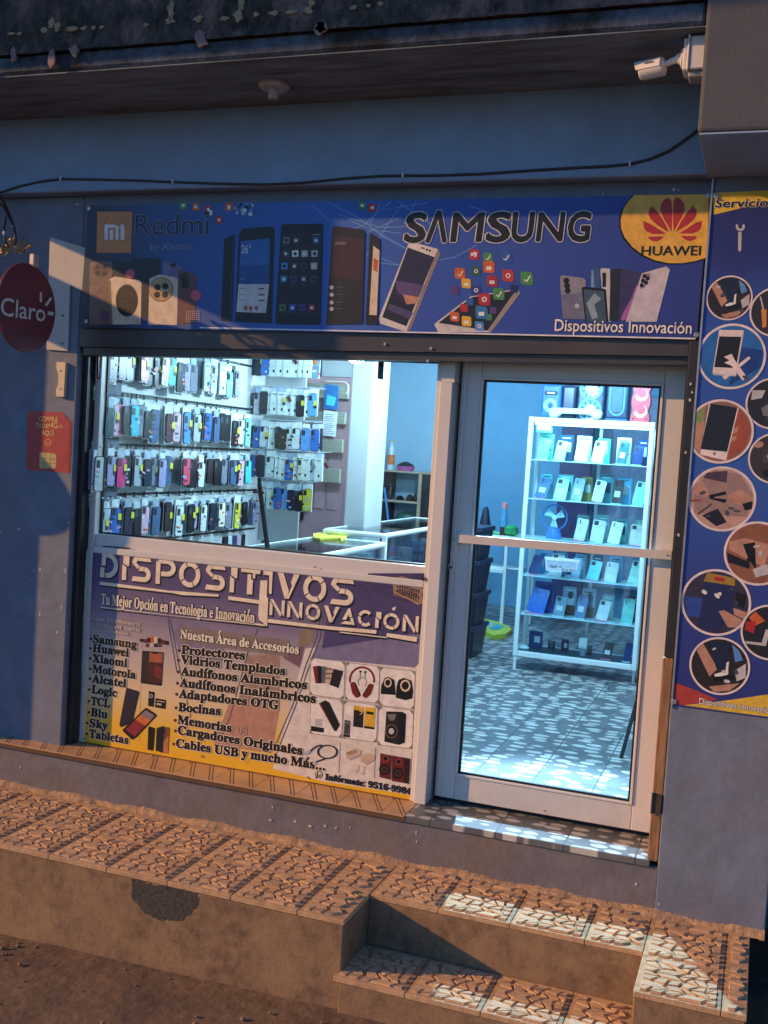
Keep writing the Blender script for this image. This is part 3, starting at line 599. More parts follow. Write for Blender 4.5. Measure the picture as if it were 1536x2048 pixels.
a.poly([(905, 155), (915, 150), (1082, 148), (1090, 158), (1079, 585), (1070, 592), (888, 590), (879, 580)], hx('14151c')); a.poly([(908, 195), (1083, 185), (1074, 545), (892, 540)], hx('2f2124')); a.poly([(902, 330), (1080, 330), (1074, 545), (892, 540)], hx('241d22'))
cols = [MID, BRN, DK, BLU, GRY, WH, LG, LG, SKY, GRY, BRN, GOLD, TEAL, PUR, GRY, GRY, GRN, BLU, PUR, RED]
for r, (y, xs_) in enumerate([(222, (928, 970, 1012, 1058)), (280, (925, 967, 1008, 1052)), (335, (920, 963, 1005, 1050)), (392, (917, 960, 1004, 1046)), (517, (912, 955, 998, 1040))]):
    for i, x in enumerate(xs_): a.rect(x - 14, y - 15, x + 14, y + 14, cols[r * 4 + i], sl=-.03); a.disc((x, y), 7, WH if (r + i) % 2 else DK); a.rect(x - 10, y + 20, x + 10, y + 23, GRY)
for i in range(4): a.rect(1046 + i * 9, 194, 1051 + i * 9, 198, LG)
a.poly([(1130, 165), (1140, 158), (1265, 174), (1274, 186), (1262, 588), (1102, 592)], hx('121218')); a.poly([(1136, 200), (1268, 215), (1262, 400), (1124, 400)], hx('3a1f26')); a.poly([(1124, 380), (1262, 400), (1258, 560), (1112, 555)], hx('17161c'))
for y in [428, 460, 494, 522]: a.disc((1127, y), 9, LG); a.rect(1147, y - 3, 1174, y + 1, GRY)
a.rect(1142, 228, 1190, 240, hx('6a5a5e'))
a.poly([(1295, 195), (1303, 192), (1340, 216), (1330, 592), (1275, 590)], hx('111218')); a.poly([(1310, 245), (1338, 266), (1325, 550), (1292, 548)], GOLD); a.poly([(1311, 300), (1333, 310), (1328, 360), (1310, 352)], OR)
a.mb.build('phone_picture', bn)
a = A1(); a.zoom(2.194, 740, 370)                          # slanted pale phone
a.poly([(167, 262), (182, 250), (298, 281), (310, 300), (180, 632), (160, 645), (45, 608), (38, 586)], ink((.70, .64, .60))); a.poly([(298, 281), (310, 300), (180, 632), (160, 645), (290, 300)], hx('8d7f80'))
a.poly([(166, 274), (284, 317), (160, 620), (54, 580)], hx('252346')); a.poly([(112, 420), (236, 440), (205, 520), (120, 470)], hx('5c4a7c')); a.poly([(145, 480), (214, 492), (205, 520), (160, 524)], hx('c08a70')); a.poly([(95, 478), (120, 488), (138, 512), (170, 526), (200, 522), (160, 620), (54, 580)], hx('1a1830')); a.poly([(85, 520), (190, 560), (175, 590), (75, 545)], hx('4a4670'))
a.rect(225, 272, 240, 279, GRY, sl=.2); a.disc((250, 284), 5, DK); a.disc((262, 288), 5, DK); a.mb.build('phone_picture', bn)
a = A1(); a.zoom(2.194, 740, 370)

for ch_, xa_, xb_ in [('S', 153, 236), ('Λ', 247, 334), ('M', 355, 487), ('S', 512, 604), ('U', 620, 708), ('N', 730, 842), ('G', 866, 958)]: a.text(ch_, (xa_, 249 - (xa_ - 150) * .006), (xb_, 249 - (xb_ - 150) * .006), 122, BK, off=.02 if ch_ in 'MN' else .034, slant=.05, outl=ink((.62, .62, .64)), ooff=.022)
a.mb.build('lettering', bn)
a = A1(); a.zoom(2.194, 740, 370)                          # phone lying down with icons flying out
a.poly([(282, 612), (300, 596), (440, 490), (560, 470), (650, 456), (657, 478), (532, 646), (300, 646)], ink((.62, .57, .55))); a.poly([(300, 605), (448, 492), (640, 462), (515, 640)], hx('14182c')); a.poly([(657, 478), (532, 646), (515, 640), (640, 462)], hx('9a8d88')); a.stroke([(330, 612), (480, 636)], 6, LG)
for x, y, s, c in [(458, 305, 48, RED), (517, 318, 44, GRN), (597, 318, 54, BLU), (395, 388, 50, OR), (466, 378, 44, hx('2a5a4a')), (522, 360, 54, hx('d0602a')), (606, 398, 54, hx('b83a2a')), (689, 410, 60, GRN), (422, 432, 44, YEL), (536, 422, 52, hx('a02a3c')), (373, 462, 38, PUR), (466, 462, 46, hx('2a3a8a')), (565, 478, 54, GRN), (633, 455, 36, hx('1c2a5a')), (438, 512, 34, BLU), (413, 540, 36, RED), (480, 545, 34, BRN), (540, 550, 32, PUR), (522, 580, 30, GRN), (502, 502, 56, hx('b02a3a')), (490, 560, 58, hx('2f78b0')), (372, 578, 44, OR), (424, 598, 46, YEL), (480, 620, 42, SKY)]:
    a.poly([(x + s * (u + .03 * v), y + s * (v + .08 * u)) for u, v in ((-.46, -.34), (-.34, -.48), (.34, -.48), (.46, -.34), (.46, .34), (.34, .48), (-.34, .48), (-.46, .34))], c)
    v_ = int(x * 7 + y) % 4
    if s > 40: (a.disc((x, y), s * .2, WH, inner=.55) if v_ == 0 else a.stroke([(x - s * .2, y + s * .1), (x - s * .02, y + s * .22), (x + s * .24, y - s * .2)], s * .1, WH) if v_ == 1 else a.poly([(x - s * .22, y - s * .05), (x + s * .2, y - s * .05), (x + s * .2, y + s * .24), (x - s * .22, y + s * .24)], WH) if v_ == 2 else a.poly([(x - s * .1, y - s * .26), (x + s * .24, y - s * .2), (x + s * .2, y + s * .2), (x, y + s * .26)], WH))
a.poly([(444, 296), (444, 314), (456, 309), (456, 301)], WH); a.mb.build('phone_picture', bn)
a = A1(); a.zoom(2.194, 740, 370)                          # five phones at the right
a.poly([(968, 372), (976, 363), (1008, 366), (1012, 460), (965, 450)], hx('35578a')); a.poly([(972, 375), (980, 372), (984, 450), (970, 448)], hx('7a98c0'))
a.poly([(1010, 372), (1018, 364), (1053, 368), (1057, 600), (1030, 600)], ink((.55, .54, .55))); a.rect(1020, 385, 1036, 448, BK)
a.poly([(1056, 372), (1100, 366), (1108, 375), (1100, 592), (1050, 597)], hx('24242c')); a.poly([(1100, 376), (1108, 366), (1196, 386), (1190, 592), (1092, 597)], hx('3c3560')); a.poly([(1112, 560), (1150, 490), (1172, 430), (1165, 520), (1130, 590), (1100, 595)], hx('a060a8'))
a.poly([(833, 404), (842, 396), (936, 408), (946, 418), (948, 590), (846, 586)], hx('8d8b98')); a.poly([(840, 480), (948, 470), (948, 590), (846, 586)], hx('6f7188'))
for c in [(862, 420), (865, 443), (868, 464)]: a.disc(c, 13, BK)
a.disc((908, 530), 10, LG); a.poly([(929, 452), (938, 446), (1028, 455), (1036, 462), (1046, 600), (945, 600)], BK); a.poly([(937, 458), (1026, 466), (1038, 600), (950, 600)], hx('3f5668')); a.poly([(950, 520), (985, 475), (1015, 500), (985, 525), (1000, 580), (975, 590)], hx('8ea3b4'))
a.poly([(1193, 388), (1300, 357), (1316, 372), (1258, 600), (1122, 600)], ink((.58, .53, .60))); a.poly([(1192, 400), (1222, 385), (1232, 398), (1206, 450), (1185, 458)], hx('8a8296'))
for c in [(1205, 399), (1198, 420), (1192, 441), (1219, 410), (1212, 429)]: a.disc(c, 9, BK)
a.mb.build('phone_picture', bn)
a = A1(); a.zoom(2.194, 740, 370)
blob = [(1161, 45), (1488, 41), (1478, 318), (1425, 334), (1370, 343), (1310, 343), (1250, 330), (1195, 305), (1150, 270), (1118, 230), (1102, 190), (1100, 150), (1112, 105), (1135, 70)]
a.poly([(x - 8 if x < 1400 else x, y + (6 if y > 200 else 0)) for x, y in blob], BK); a.poly(blob, ink((.75, .43, .06)))
PET = [[(1324, 208), (1288, 145), (1274, 110), (1276, 84), (1293, 62), (1315, 56), (1324, 75), (1327, 130)], [(1314, 209), (1262, 178), (1232, 150), (1221, 128), (1224, 112), (1238, 92), (1262, 118), (1290, 160)], [(1301, 215), (1240, 216), (1214, 204), (1202, 188), (1198, 158), (1222, 166), (1255, 186)], [(1292, 225), (1219, 227), (1228, 240), (1246, 248), (1262, 247), (1278, 238)]]
PR = ink((.42, .028, .03))
for p in PET: a.poly(p, PR); a.poly([(2656 - x, y - 2) for x, y in p], PR)
a.mb.build('logo', bn)
a = A1(); a.zoom(2.194, 740, 370)
a.text('HUAWEI', (1190, 309), (1449, 311), 40, BK, off=.012); a.mb.build('lettering', bn)
a = A1(); a.zoom(2.194, 740, 370)
a.text('Dispositivos Innovación', (810, 640), (1410, 652), 50, ink((.85, .78, .76)), off=.012, outl=BK, ooff=.03); a.mb.build('lettering', bn)

# ------------------------------------------------------------------ service banner on the right wall
YR = -0.004
sv = thing('service_banner', 'tall blue banner of round repair photos on the right wall', 'banner', (0, YR, .9))
def A2(b=.0009): return Art(lambda px, py: BY(px, py, YR), (0, -1, 0), b)
NM = 0
l0, l1 = BY(1427, 386, YR), BY(1347, 1411, YR); ztop = BY(1480, 384, YR).z; x1 = .136
zb = BY(1520, 1434, YR).z
mb = MB(); mb.prism([(-.293, YR, ztop), (x1, YR, ztop), (x1, YR, zb), (-.293, YR, BY(1347, 1411, YR).z)], (0, .003, 0), ramp_print('service_print', [(0, (.025, .035, .2)), (.25, (.03, .055, .27)), (.45, (.035, .11, .42)), (.75, (.03, .085, .38)), (.88, (.022, .03, .19)), (1, (.022, .03, .19))], axis=2, wob=.08)); mb.build('sheet', sv)
mb = MB(); mb.box(-.300, -.293, YR - .006, .0, BY(1347, 1411, YR).z - .01, 2.86, M_STEEL); mb.build('edge_strip', sv)
a = A2(); a.zoom(3.9364, 1300, 380)
a.poly([(497, 22), (929, 4), (1000, 2), (1000, 60), (929, 88), (690, 150), (500, 195)], ink((.74, .50, .05)))
a.text('Servicio', (512, 138), (926, 118), 62, BK, off=.022, slant=.1, outl=ink((.6, .58, .6)), ooff=.035)
a.zoom(3.5297, 1300, 880)
a.poly([(172, 1710), (300, 1758), (480, 1832), (240, 1872), (172, 1862)], ink((.42, .05, .04))); a.poly([(240, 1872), (560, 1836), (900, 1786), (900, 1962), (560, 1918)], ink((.74, .48, .05)))
a.text('Dispositivos Innovación', (346, 1862), (868, 1930), 42, ink((.8, .74, .7)), off=.012, outl=BK, ooff=.03); a.mb.build('lettering', sv)
a = A2(); a.zoom(3.9364, 1300, 380)                       # spanner picture
a.poly([(694, 330), (722, 330), (718, 470), (706, 490), (694, 470)], LG); a.disc((711, 288), 36, LG, a0=-215, a1=35, inner=.45); a.mb.build('spanner_picture', sv)
for p in [(1433, 392), (1348, 1403)]: mb = MB(); grommet(mb, BY(p[0], p[1], YR), YR); mb.build('grommet', sv)
RING = ink((.78, .66, .64))
def medallion(cx, cy, r, items, bg=DK, name='photo_medallion'):
    global NM
    NM += 1; a = A2(.0009 + (NM % 4) * .0008); a.t = (1, 0, 0); c = BY(cx, cy, YR)
    x0 = -.2915; rr = (BY(cx + r, cy, YR) - c).length; 
    n = 48
    def dsk(rad, m, lo):
        pts = [(min(x1 - .001, max(x0, c.x + rad * math.cos(2 * math.pi * i / n))), c.z + rad * math.sin(2 * math.pi * i / n)) for i in range(n)]
        k = a.lift(); a.mb.face([Vector((x, YR, z)) + k for x, z in pts], m)
    dsk(rr, RING, 0); dsk(rr * .93, bg, 0)
    for m, pts in items:                                  # polygons in units of the radius, clipped to the disc
        P = []
        for x, z in pts:
            d = math.hypot(x, z); s = .92 / d if d > .92 else 1
            P.append((x * s, z * s))
        k = a.lift(); a.mb.face([Vector((min(x1 - .001, max(x0, c.x + rr * x)), YR, c.z + rr * z)) + k for x, z in P], m)
    a.mb.build(name, sv)
def blobs(seed, n, cols, s=.25):
    r = random.Random(seed); o = []
    for i in range(n):
        x, z = r.uniform(-.7, .7), r.uniform(-.7, .7); w_, h_ = r.uniform(.4, 1) * s, r.uniform(.3, .9) * s; t = r.uniform(-.6, .6)
        o.append((r.choice(cols), [(x + w_ * math.cos(a_ + t), z + h_ * math.sin(a_)) for a_ in [i_ * math.pi / 3.5 + r.uniform(-.2, .2) for i_ in range(7)]]))
    return o
arm = [(SKIN, [(-.85, .5), (-.6, .72), (-.05, -.1), (-.3, -.4)]), (hx('1a2440'), [(-.45, .85), (.3, .9), (.25, -.2), (-.1, -.1)]), (WH, [(-.15, -.3), (.3, -.1), (.3, -.25), (-.1, -.42)]), (SKIN, [(-.3, -.75), (.7, -.5), (.4, -.8), (-.1, -.92)]), (LG, [(.5, -.1), (.85, .2), (.9, -.3), (.6, -.45)]), (SKY, [(.35, .8), (.6, .6), (.75, .3), (.5, .2)]), (BK, [(-.2, -.4), (.5, -.25), (.5, -.4), (-.1, -.55)]), (WH, [(.22, .15), (.3, .2), (.28, -.25), (.2, -.25)])]
medallion(1458.5, 596, 47, arm + blobs(1, 8, [DK, LG, GRY], .12), hx('2a2226'))
medallion(1463, 713, 69.5, [(hx('1c3f86'), [(0, -.9), (.9, -.3), (.9, .2), (.2, .3)]), (LG, [(-.42, .78), (.3, .78), (.3, .72), (.18, -.6), (-.5, -.58)]), (RING, [(-.42, .8), (.28, .8), (.18, -.55), (-.52, -.52)]), (hx('1c1a1e'), [(-.4, .6), (.24, .6), (.16, -.35), (-.48, -.34)]), (RING, [(-.22, -.02), (0, .08), (.1, -.1), (.5, -.62), (.38, -.72), (.02, -.28), (-.2, -.2), (-.05, -.12)]), (BRN, [(.34, -.58), (.44, -.68), (.56, -.72), (.46, -.56)]), (RING, [(-.22, -.62), (.5, .02), (.56, -.04), (-.14, -.72)])], hx('2a6ab4'))
medallion(1440, 863, 68, [(hx('8a9a60'), [(-.9, .2), (-.9, .6), (-.5, .8), (-.5, .3)]), (SKIN, [(-.9, .2), (-.5, .3), (-.45, -.9), (-.9, -.6)]), (hx('a0513a'), [(.5, .8), (.95, .2), (.9, -.5), (.3, -.9)]), (RING, [(-.42, .88), (.5, .76), (.25, -.9), (-.62, -.86)]), (hx('1e2230'), [(-.36, .88), (.46, .76), (.26, -.62), (-.54, -.58)]), (MID, [(-.16, -.68), (-.1, -.64), (-.06, -.7), (-.12, -.78)]), (SKIN, [(.4, .1), (.55, .2), (.5, .0), (.38, -.05)]), (SKIN, [(.36, -.15), (.52, -.1), (.45, -.28), (.34, -.3)])], hx('8a6a5a'))
medallion(1443.7, 998, 69, [(hx('9a7f78'), [(-.9, .3), (-.3, .9), (.5, .8), (.9, .2), (.8, -.5), (-.8, -.5)]), (hx('4a3a4a'), [(-.5, .8), (.1, .88), (.1, .5), (-.6, .62)]), (SKIN, [(-.9, .45), (-.6, .5), (-.35, .1), (-.5, .02), (-.85, .1)]), (SKIN, [(.15, .1), (.5, .35), (.9, .1), (.6, -.15), (.4, -.12)]), (BK, [(-.35, .1), (.1, .25), (.12, .15), (-.3, .02)]), (BK, [(-.4, .02), (.15, .0), (.1, -.12), (-.35, -.02)]), (RED, [(-.95, -.1), (-.6, -.05), (-.6, -.1), (-.95, -.16)]), (BRN, [(-.7, -.5), (-.3, -.15), (-.27, -.2), (-.65, -.55)]), (hx('1c1a26'), [(-.55, -.55), (-.1, -.3), (.2, -.7), (-.1, -.85)]), (BK, [(.6, -.1), (.9, 0), (.9, -.25), (.7, -.3)])] + blobs(4, 6, [BK, GRY], .12), hx('c09a8c'))
medallion(1431.5, 1205, 71, [(hx('a08030'), [(-.3, .88), (.5, .8), (.5, .5), (-.4, .6)]), (RED, [(-.1, .78), (.2, .76), (.2, .64), (-.1, .66)]), (hx('2c4a9a'), [(-.9, .1), (-.3, .1), (-.35, -.5), (-.8, -.5)]), (hx('232a5a'), [(-.35, .6), (.5, .55), (.5, -.3), (.1, -.9), (-.45, -.75)]), (RING, [(.03, .3), (.13, .33), (.15, .23), (.05, .21)]), (SKIN, [(.1, -.25), (.25, -.2), (.9, -.5), (.7, -.75), (.4, -.7)]), (SKIN, [(.5, -.1), (.9, -.2), (.9, -.45), (.55, -.3)]), (DK, [(.55, .4), (.85, .3), (.8, -.1), (.55, 0)])] + blobs(6, 4, [WH, GRY], .1), hx('35304a'))
medallion(1439, 1332, 61.5, arm + blobs(8, 6, [DK, LG, GRY], .12), hx('2a2226'))
medallion(1551, 624, 53, [(hx('d08a40'), [(-.55, .1), (-.35, .1), (-.3, -.6), (-.45, -.65)]), (LG, [(-.65, .6), (-.6, .62), (-.45, .1), (-.5, .1)])], hx('332a2e'))
medallion(1545, 807, 55, [(LG, [(-.8, .5), (-.3, .5), (-.4, .2), (-.8, .1)]), (MID, [(-.4, -.2), (-.1, 0), (-.1, -.5), (-.3, -.5)])] + blobs(9, 5, [GRY, LG], .14), hx('2a2630'))
medallion(1550, 917, 55, blobs(10, 9, [GRY, LG, SKIN, DK], .25), hx('3a3638'))
medallion(1515, 1107, 69, [(SKIN, [(-.9, .3), (-.4, .45), (.4, .3), (.2, -.4), (-.3, -.2), (-.85, .05)]), (BK, [(-.45, .25), (-.1, .35), (.0, -.5), (-.25, -.2)]), (DK, [(-.9, -.05), (-.2, -.3), (-.2, -.5), (-.85, -.35)]), (hx('8a5a3a'), [(-.4, .9), (.6, .8), (.6, .5), (-.6, .6)]), (LG, [(-.1, -.5), (.3, -.3), (.4, -.6), (.0, -.75)])] + blobs(12, 5, [BK, LG], .14), hx('8c5a48'))
medallion(1540, 1265, 60, [(OR, [(-.75, .45), (-.55, .7), (-.2, .4), (-.5, .2)]), (RED, [(-.85, .3), (-.5, .35), (-.55, -.1), (-.85, 0)]), (LG, [(-.8, -.5), (-.1, -.5), (.0, .1), (-.15, .1), (-.25, -.4), (-.8, -.4)])], hx('24262e'))
# ------------------------------------------------------------------ accessory list banner below the window
YP = 0.196
lb = thing('accessory_banner', 'yellow and purple price-list style banner of phone accessories under the window', 'banner', (-2.4, YP, .02))
def A3(b=.0009): return Art(lambda px, py: BY(px, py, YP), (0, -1, 0), b)
pTL, pTR, pBR, pBL = BY(180, 1091, YP), BY(858, 1163, YP), BY(832, 1594, YP), BY(166, 1491, YP)
zt = (pTL.z + pTR.z) / 2; zb = .016
mb = MB(); mb.prism([(XW0 + .030, YP, zt), (XW1 - .02, YP, zt), (XW1 - .02, YP, zb), (XW0 + .030, YP, zb)], (0, .006, 0), ramp_print('list_print', [(0, (.80, .46, .02)), (.12, (.82, .50, .04)), (.3, (.74, .57, .33)), (.5, (.52, .44, .42)), (.68, (.22, .18, .28)), (.85, (.10, .075, .19)), (1, (.08, .055, .16))], axis=2, wob=.05)); mb.build('sheet', lb)
a = A3(.0001); a.zoom(3.657, 480, 1100)                        # pale field and tinted panels of the print
PALE = ink((.74, .67, .60))
a.poly([(480, 720), (1330, 640), (1300, 1800), (600, 1690), (240, 1600)], PALE); a.poly([(560, 700), (1340, 560), (1335, 800), (1280, 860), (520, 790)], hx('7d7798'))
a.poly([(640, 440), (820, 200), (1380, 170), (1350, 600), (600, 720)], hx('4c4270')); a.poly([(820, 280), (940, 170), (1385, 170), (1370, 420)], hx('453a66'))
a.zoom(3.572, 130, 1070)
a.poly([(270, 75), (480, 92), (300, 150), (262, 120)], hx('3d2a3a')); a.poly([(720, 590), (1000, 620), (1200, 900), (850, 900)], hx('7f7690')); a.poly([(1300, 860), (1536, 850), (1536, 1260), (1230, 1220)], hx('a08478')); a.poly([(1180, 1180), (1536, 1230), (1480, 1560), (1060, 1500)], hx('b88a74'))
for l in [[(690, 440), (760, 640), (830, 1010), (900, 1300)], [(1380, 670), (1310, 830), (1180, 1300), (1100, 1480)], [(735, 600), (800, 980)]]: a.stroke(l, 7, hx('4c4458'))
for l in [[(560, 600), (545, 1000), (530, 1480)], [(1536, 1130), (1400, 1500), (1290, 1640)]]: a.stroke(l, 4, hx('b59c70'))
a.zoom(3.657, 480, 1100)
for l in [[(600, 420), (560, 640), (480, 850), (400, 1100), (250, 1450)], [(625, 420), (585, 650), (500, 870), (415, 1120), (262, 1500)]]: a.stroke(l, 9, hx('5a5068'))
a.poly([(440, 590), (545, 560), (530, 680), (420, 740)], hx('8a7a66')); a.poly([(300, 760), (470, 700), (440, 860), (330, 800)], hx('7c5a68'))
a.mb.build('background_print', lb)
a = A3(); a.zoom(3.572, 130, 1070)                        # stencil title drawn letter by letter
TI = ink((.90, .74, .56)); SHD = hx('17121c')
def zline(p): return BY(p[0], p[1], YP).z
def letters(seq, ztop, zbot, m, shd=True):
    """seq: (glyph, x0 px, x1 px) at mid height; strokes drawn in unit boxes"""
    H = ztop - zbot
    def put(glyph, X0, X1, dx, dz, mm, lo):
        Wd = X1 - X0
        def pt(u, v): return Vector((X0 + u * Wd + dx, YP, zbot + v * H + dz)) + lo
        def P(l): a.mb.face([pt(*q) for q in l], mm)
        t = .19; tx = t * H / Wd
        def arc(cu, cv, ru, rv, a0, a1, n=14, th=t):
            A = [math.radians(a0 + (a1 - a0) * i / n) for i in range(n + 1)]; txx = th * H / Wd
            o = [pt(cu + ru * math.cos(q), cv + rv * math.sin(q)) for q in A]; i_ = [pt(cu + (ru - txx) * math.cos(q), cv + (rv - th) * math.sin(q)) for q in A]
            a.mb.add(o + i_, [[k, k + 1, n + 2 + k, n + 1 + k] for k in range(n)], mm)
        if glyph == 'D': P([(0, 0), (tx, 0), (tx, .4), (0, .4)]); P([(.06, .47), (.06 + tx, .47), (.06 + tx, .81), (.3, .81), (.3, 1), (.0, 1), (.06, .9)]); P([(tx + .05, 0), (.38, 0), (.38, t), (tx + .05, t)]); arc(.38, .5, .62, .5, -88, 88); P([(.3, .81), (.38, .81), (.38, 1), (.3, 1)])
        elif glyph == 'i': P([(0, 0), (.62, 0), (.62, .5), (0, .62)]); P([(.1, .66), (.72, .56), (1, .56), (1, .98), (.1, .98)])
        elif glyph == '1': P([(0, .8), (.5, .8), (.5, 0), (1, 0), (1, 1), (0, 1)])
        elif glyph == 'S': P([(.3, .81), (1, .81), (.92, 1), (.3, 1)]); arc(.32, .74, .32, .26, 90, 196); P([(.04, .66), (.30, .48), (.42, .58), (.22, .72)]); P([(.34, .42), (.62, .42), (.62, .60), (.44, .60)]); arc(.64, .3, .36, .3, -90, 88); P([(0, 0), (.64, 0), (.64, t), (.06, t)])
        elif glyph == 'P': P([(0, 0), (tx, 0), (tx, .8), (0, .9)]); P([(.1, .86), (.1, 1), (.55, 1), (.55, .81), (tx + .04, .81)]); arc(.55, .66, .45, .34, -90, 90); P([(tx + .05, .32), (.55, .32), (.55, .5), (tx + .05, .5)])
        elif glyph == 'O':
            for k0 in ((52, 118), (128, 222), (232, 302), (312, 402)): arc(.5, .5, .5, .5, k0[0] - 12, k0[1] - 8)
        elif glyph == 'T': P([(0, .82), (.6, .82), (.6, .62), (.72, .62), (.72, .8), (.95, .8), (1, 1), (0, 1)]); P([(.34, 0), (.62, 0), (.62, .56), (.52, .56), (.52, .76), (.34, .76)])
        elif glyph == 'V': P([(0, 1), (.25, 1), (.55, .3), (.45, 0), (.38, 0)]); P([(.42, .0), (.56, 0), (1, 1), (.74, 1), (.62, .62), (.68, .5), (.58, .28)])
        elif glyph == 'N': P([(0, 0), (.2, 0), (.2, .62), (0, .9)]); P([(0, 1), (.22, 1), (.80, .2), (.80, .0), (.72, 0)]); P([(.86, .1), (1, .0), (1, 1), (.8, 1), (.8, .3)])
        elif glyph == 'A': P([(.0, .0), (.75, .0), (.78, .18), (.3, .18)]); P([(.1, .26), (.5, 1), (.62, 1), (.8, .5), (.6, .44), (.54, .62), (.36, .26)]); P([(.66, .4), (.84, .46), (1, 0), (.8, 0)])
        elif glyph == 'C':
            for k0 in ((45, 160), (170, 232), (240, 318)): arc(.5, .5, .5, .5, *k0)
    for g, p0, p1, pm in seq:
        X0 = BY(p0, pm, YP).x; X1 = BY(p1, pm, YP).x
        if shd: put(g, X0, X1, .007, -.009, SHD, a.lift())
    for g, p0, p1, pm in seq:
        X0 = BY(p0, pm, YP).x; X1 = BY(p1, pm, YP).x
        put(g, X0, X1, 0, 0, m, a.lift())
za = lambda x: 130 + x / 3.572
zbx = lambda x: 480 + x / 3.657
zt1 = (zline((205, 1107)) + zline((700, 1154))) / 2; zb1 = (zline((203, 1157)) + zline((690, 1208))) / 2
letters([('D', za(255), za(380), 1132), ('i', za(410), za(458), 1138), ('S', za(480), za(615), 1140), ('P', za(650), za(790), 1146), ('O', za(815), za(967), 1150), ('S', za(1005), za(1145), 1154), ('i', za(1180), za(1230), 1158), ('T', za(1255), za(1398), 1162), ('V', zbx(268), zbx(437), 1170), ('O', zbx(463), zbx(632), 1176), ('S', zbx(665), zbx(832), 1182)], zt1, zb1, TI)
zt2 = (zline((540, 1199)) + zline((835, 1231))) / 2; zb2 = (zline((540, 1231)) + zline((833, 1264))) / 2
letters([('N', zbx(217), zbx(326), 1218), ('N', zbx(347), zbx(456), 1222), ('O', zbx(480), zbx(587), 1226), ('V', zbx(612), zbx(727), 1232), ('A', zbx(738), zbx(842), 1237), ('C', zbx(862), zbx(972), 1240), ('i', zbx(990), zbx(1032), 1244), ('O', zbx(1048), zbx(1166), 1247), ('N', zbx(1190), zbx(1306), 1252)], zt2, zb2, TI)
def bar(pts, sc): a.zoom(*sc); a.poly([(x + 4, y + 12) for x, y in pts], SHD); a.poly(pts, TI)
ZA, ZB = (3.572, 130, 1070), (3.657, 480, 1100)
bar([(252, 332), (770, 400), (765, 414), (248, 356)], ZA); bar([(770, 398), (1100, 424), (1098, 440), (832, 428), (768, 414)], ZA); bar([(1168, 436), (1392, 466), (1388, 492), (1168, 462)], ZA)
bar([(150, 222), (202, 222), (197, 346), (208, 350), (200, 560), (140, 508), (134, 470), (140, 390)], ZB); bar([(172, 116), (243, 124), (232, 322), (212, 318), (216, 185), (172, 180)], ZB)
bar([(205, 503), (600, 552), (1000, 586), (997, 612), (660, 582), (204, 530)], ZB); bar([(730, 596), (1075, 636), (1075, 644), (732, 604)], ZB); bar([(1075, 607), (1297, 637), (1293, 672), (1072, 634)], ZB); bar([(255, 512), (800, 578), (1380, 632), (1430, 640), (1430, 652), (1360, 642), (254, 520)], ZA)
a.zoom(*ZB); a.poly([(1112, 425), (1140, 412), (1136, 440), (1118, 442)], TI)
a.mb.build('lettering', lb)
a = A3(); a.zoom(1, 0, 0)
CR = ink((.86, .72, .56)); LBK = hx('0e0a0c')
a.text('Tu Mejor Opción en Tecnologia e Innovación', (202.5, 1207.5), (509.3, 1241.5), 21, ink((.9, .76, .6)), fk='serif', off=.012, outl=SHD, ooff=.035)
for t_, p0, p1, h in [('Somos Distribuidores', (181, 1239), (281, 1251), 8), ('de las mejores marcas', (180, 1250), (281, 1262), 8), ('en teléfonos.', (200, 1263), (260, 1270), 8)]: a.text(t_, p0, p1, h, ink((.62, .52, .46)), fk='serif', off=.015, outl=hx('3a2e3c'), ooff=.03)
a.zoom(*ZA); a.poly([(820, 650), (1536, 742), (1600, 750), (1595, 872), (1536, 862), (815, 762)], hx('85766e')); a.zoom(1, 0, 0)
a.text('Nuestra Área de Accesorios', (361, 1276), (597.5, 1303.8), 17, ink((.9, .78, .62)), fk='serif', off=.015, outl=SHD, ooff=.03)
LST = [('Protectores', (363, 1307), (489.7, 1319)), ('Vidrios Templados', (362, 1326.5), (570.2, 1350)), ('Audífonos Alambricos', (361.8, 1350), (613.4, 1378)), ('Audífonos Inalámbricos', (360, 1372.5), (631, 1405.5)), ('Adaptadores OTG', (358.5, 1394.5), (556.6, 1418.6)), ('Bocinas', (357.3, 1421.5), (440.7, 1430)), ('Memorias', (355.5, 1446.5), (463, 1460)), ('Cargadores Originales', (356.2, 1467.5), (604.4, 1508.8)), ('Cables USB y mucho Más...', (352.6, 1494), (649.5, 1540))]
ZAl = lambda p: (130 + p[0] / 3.572, 1070 + p[1] / 3.572)
LST2 = [('Samsung', (203, 766), (513, 800)), ('Huawei', (200, 832), (456, 862)), ('Xiaomi', (198, 905), (445, 933)), ('Motorola', (198, 980), (505, 1014)), ('Alcatel', (196, 1050), (437, 1082)), ('Logic', (192, 1127), (370, 1152)), ('TCL', (188, 1210), (322, 1234)), ('Blu', (186, 1290), (302, 1312)), ('Sky', (177, 1367), (305, 1390)), ('Tabletas', (174, 1443), (452, 1478))]
for t_, p0, p1 in LST: a.text(t_, p0, p1, 16.5, LBK, fk='serif', off=.03, outl=CR, ooff=.035); a.disc((p0[0] - 5, p0[1] - 6), 3, hx('5a1a18'))
for t_, p0, p1 in LST2: a.text(t_, ZAl(p0), ZAl(p1), 15.5, LBK, fk='serif', off=.03, outl=CR, ooff=.03); q = ZAl(p0); a.disc((q[0] - 4.6, q[1] - 6.5), 2.6, LBK)
a.text('Infórmate: 9516-9984', (650.5, 1558.5), (823, 1586.5), 11.5, LBK, fk='serif', off=.03)
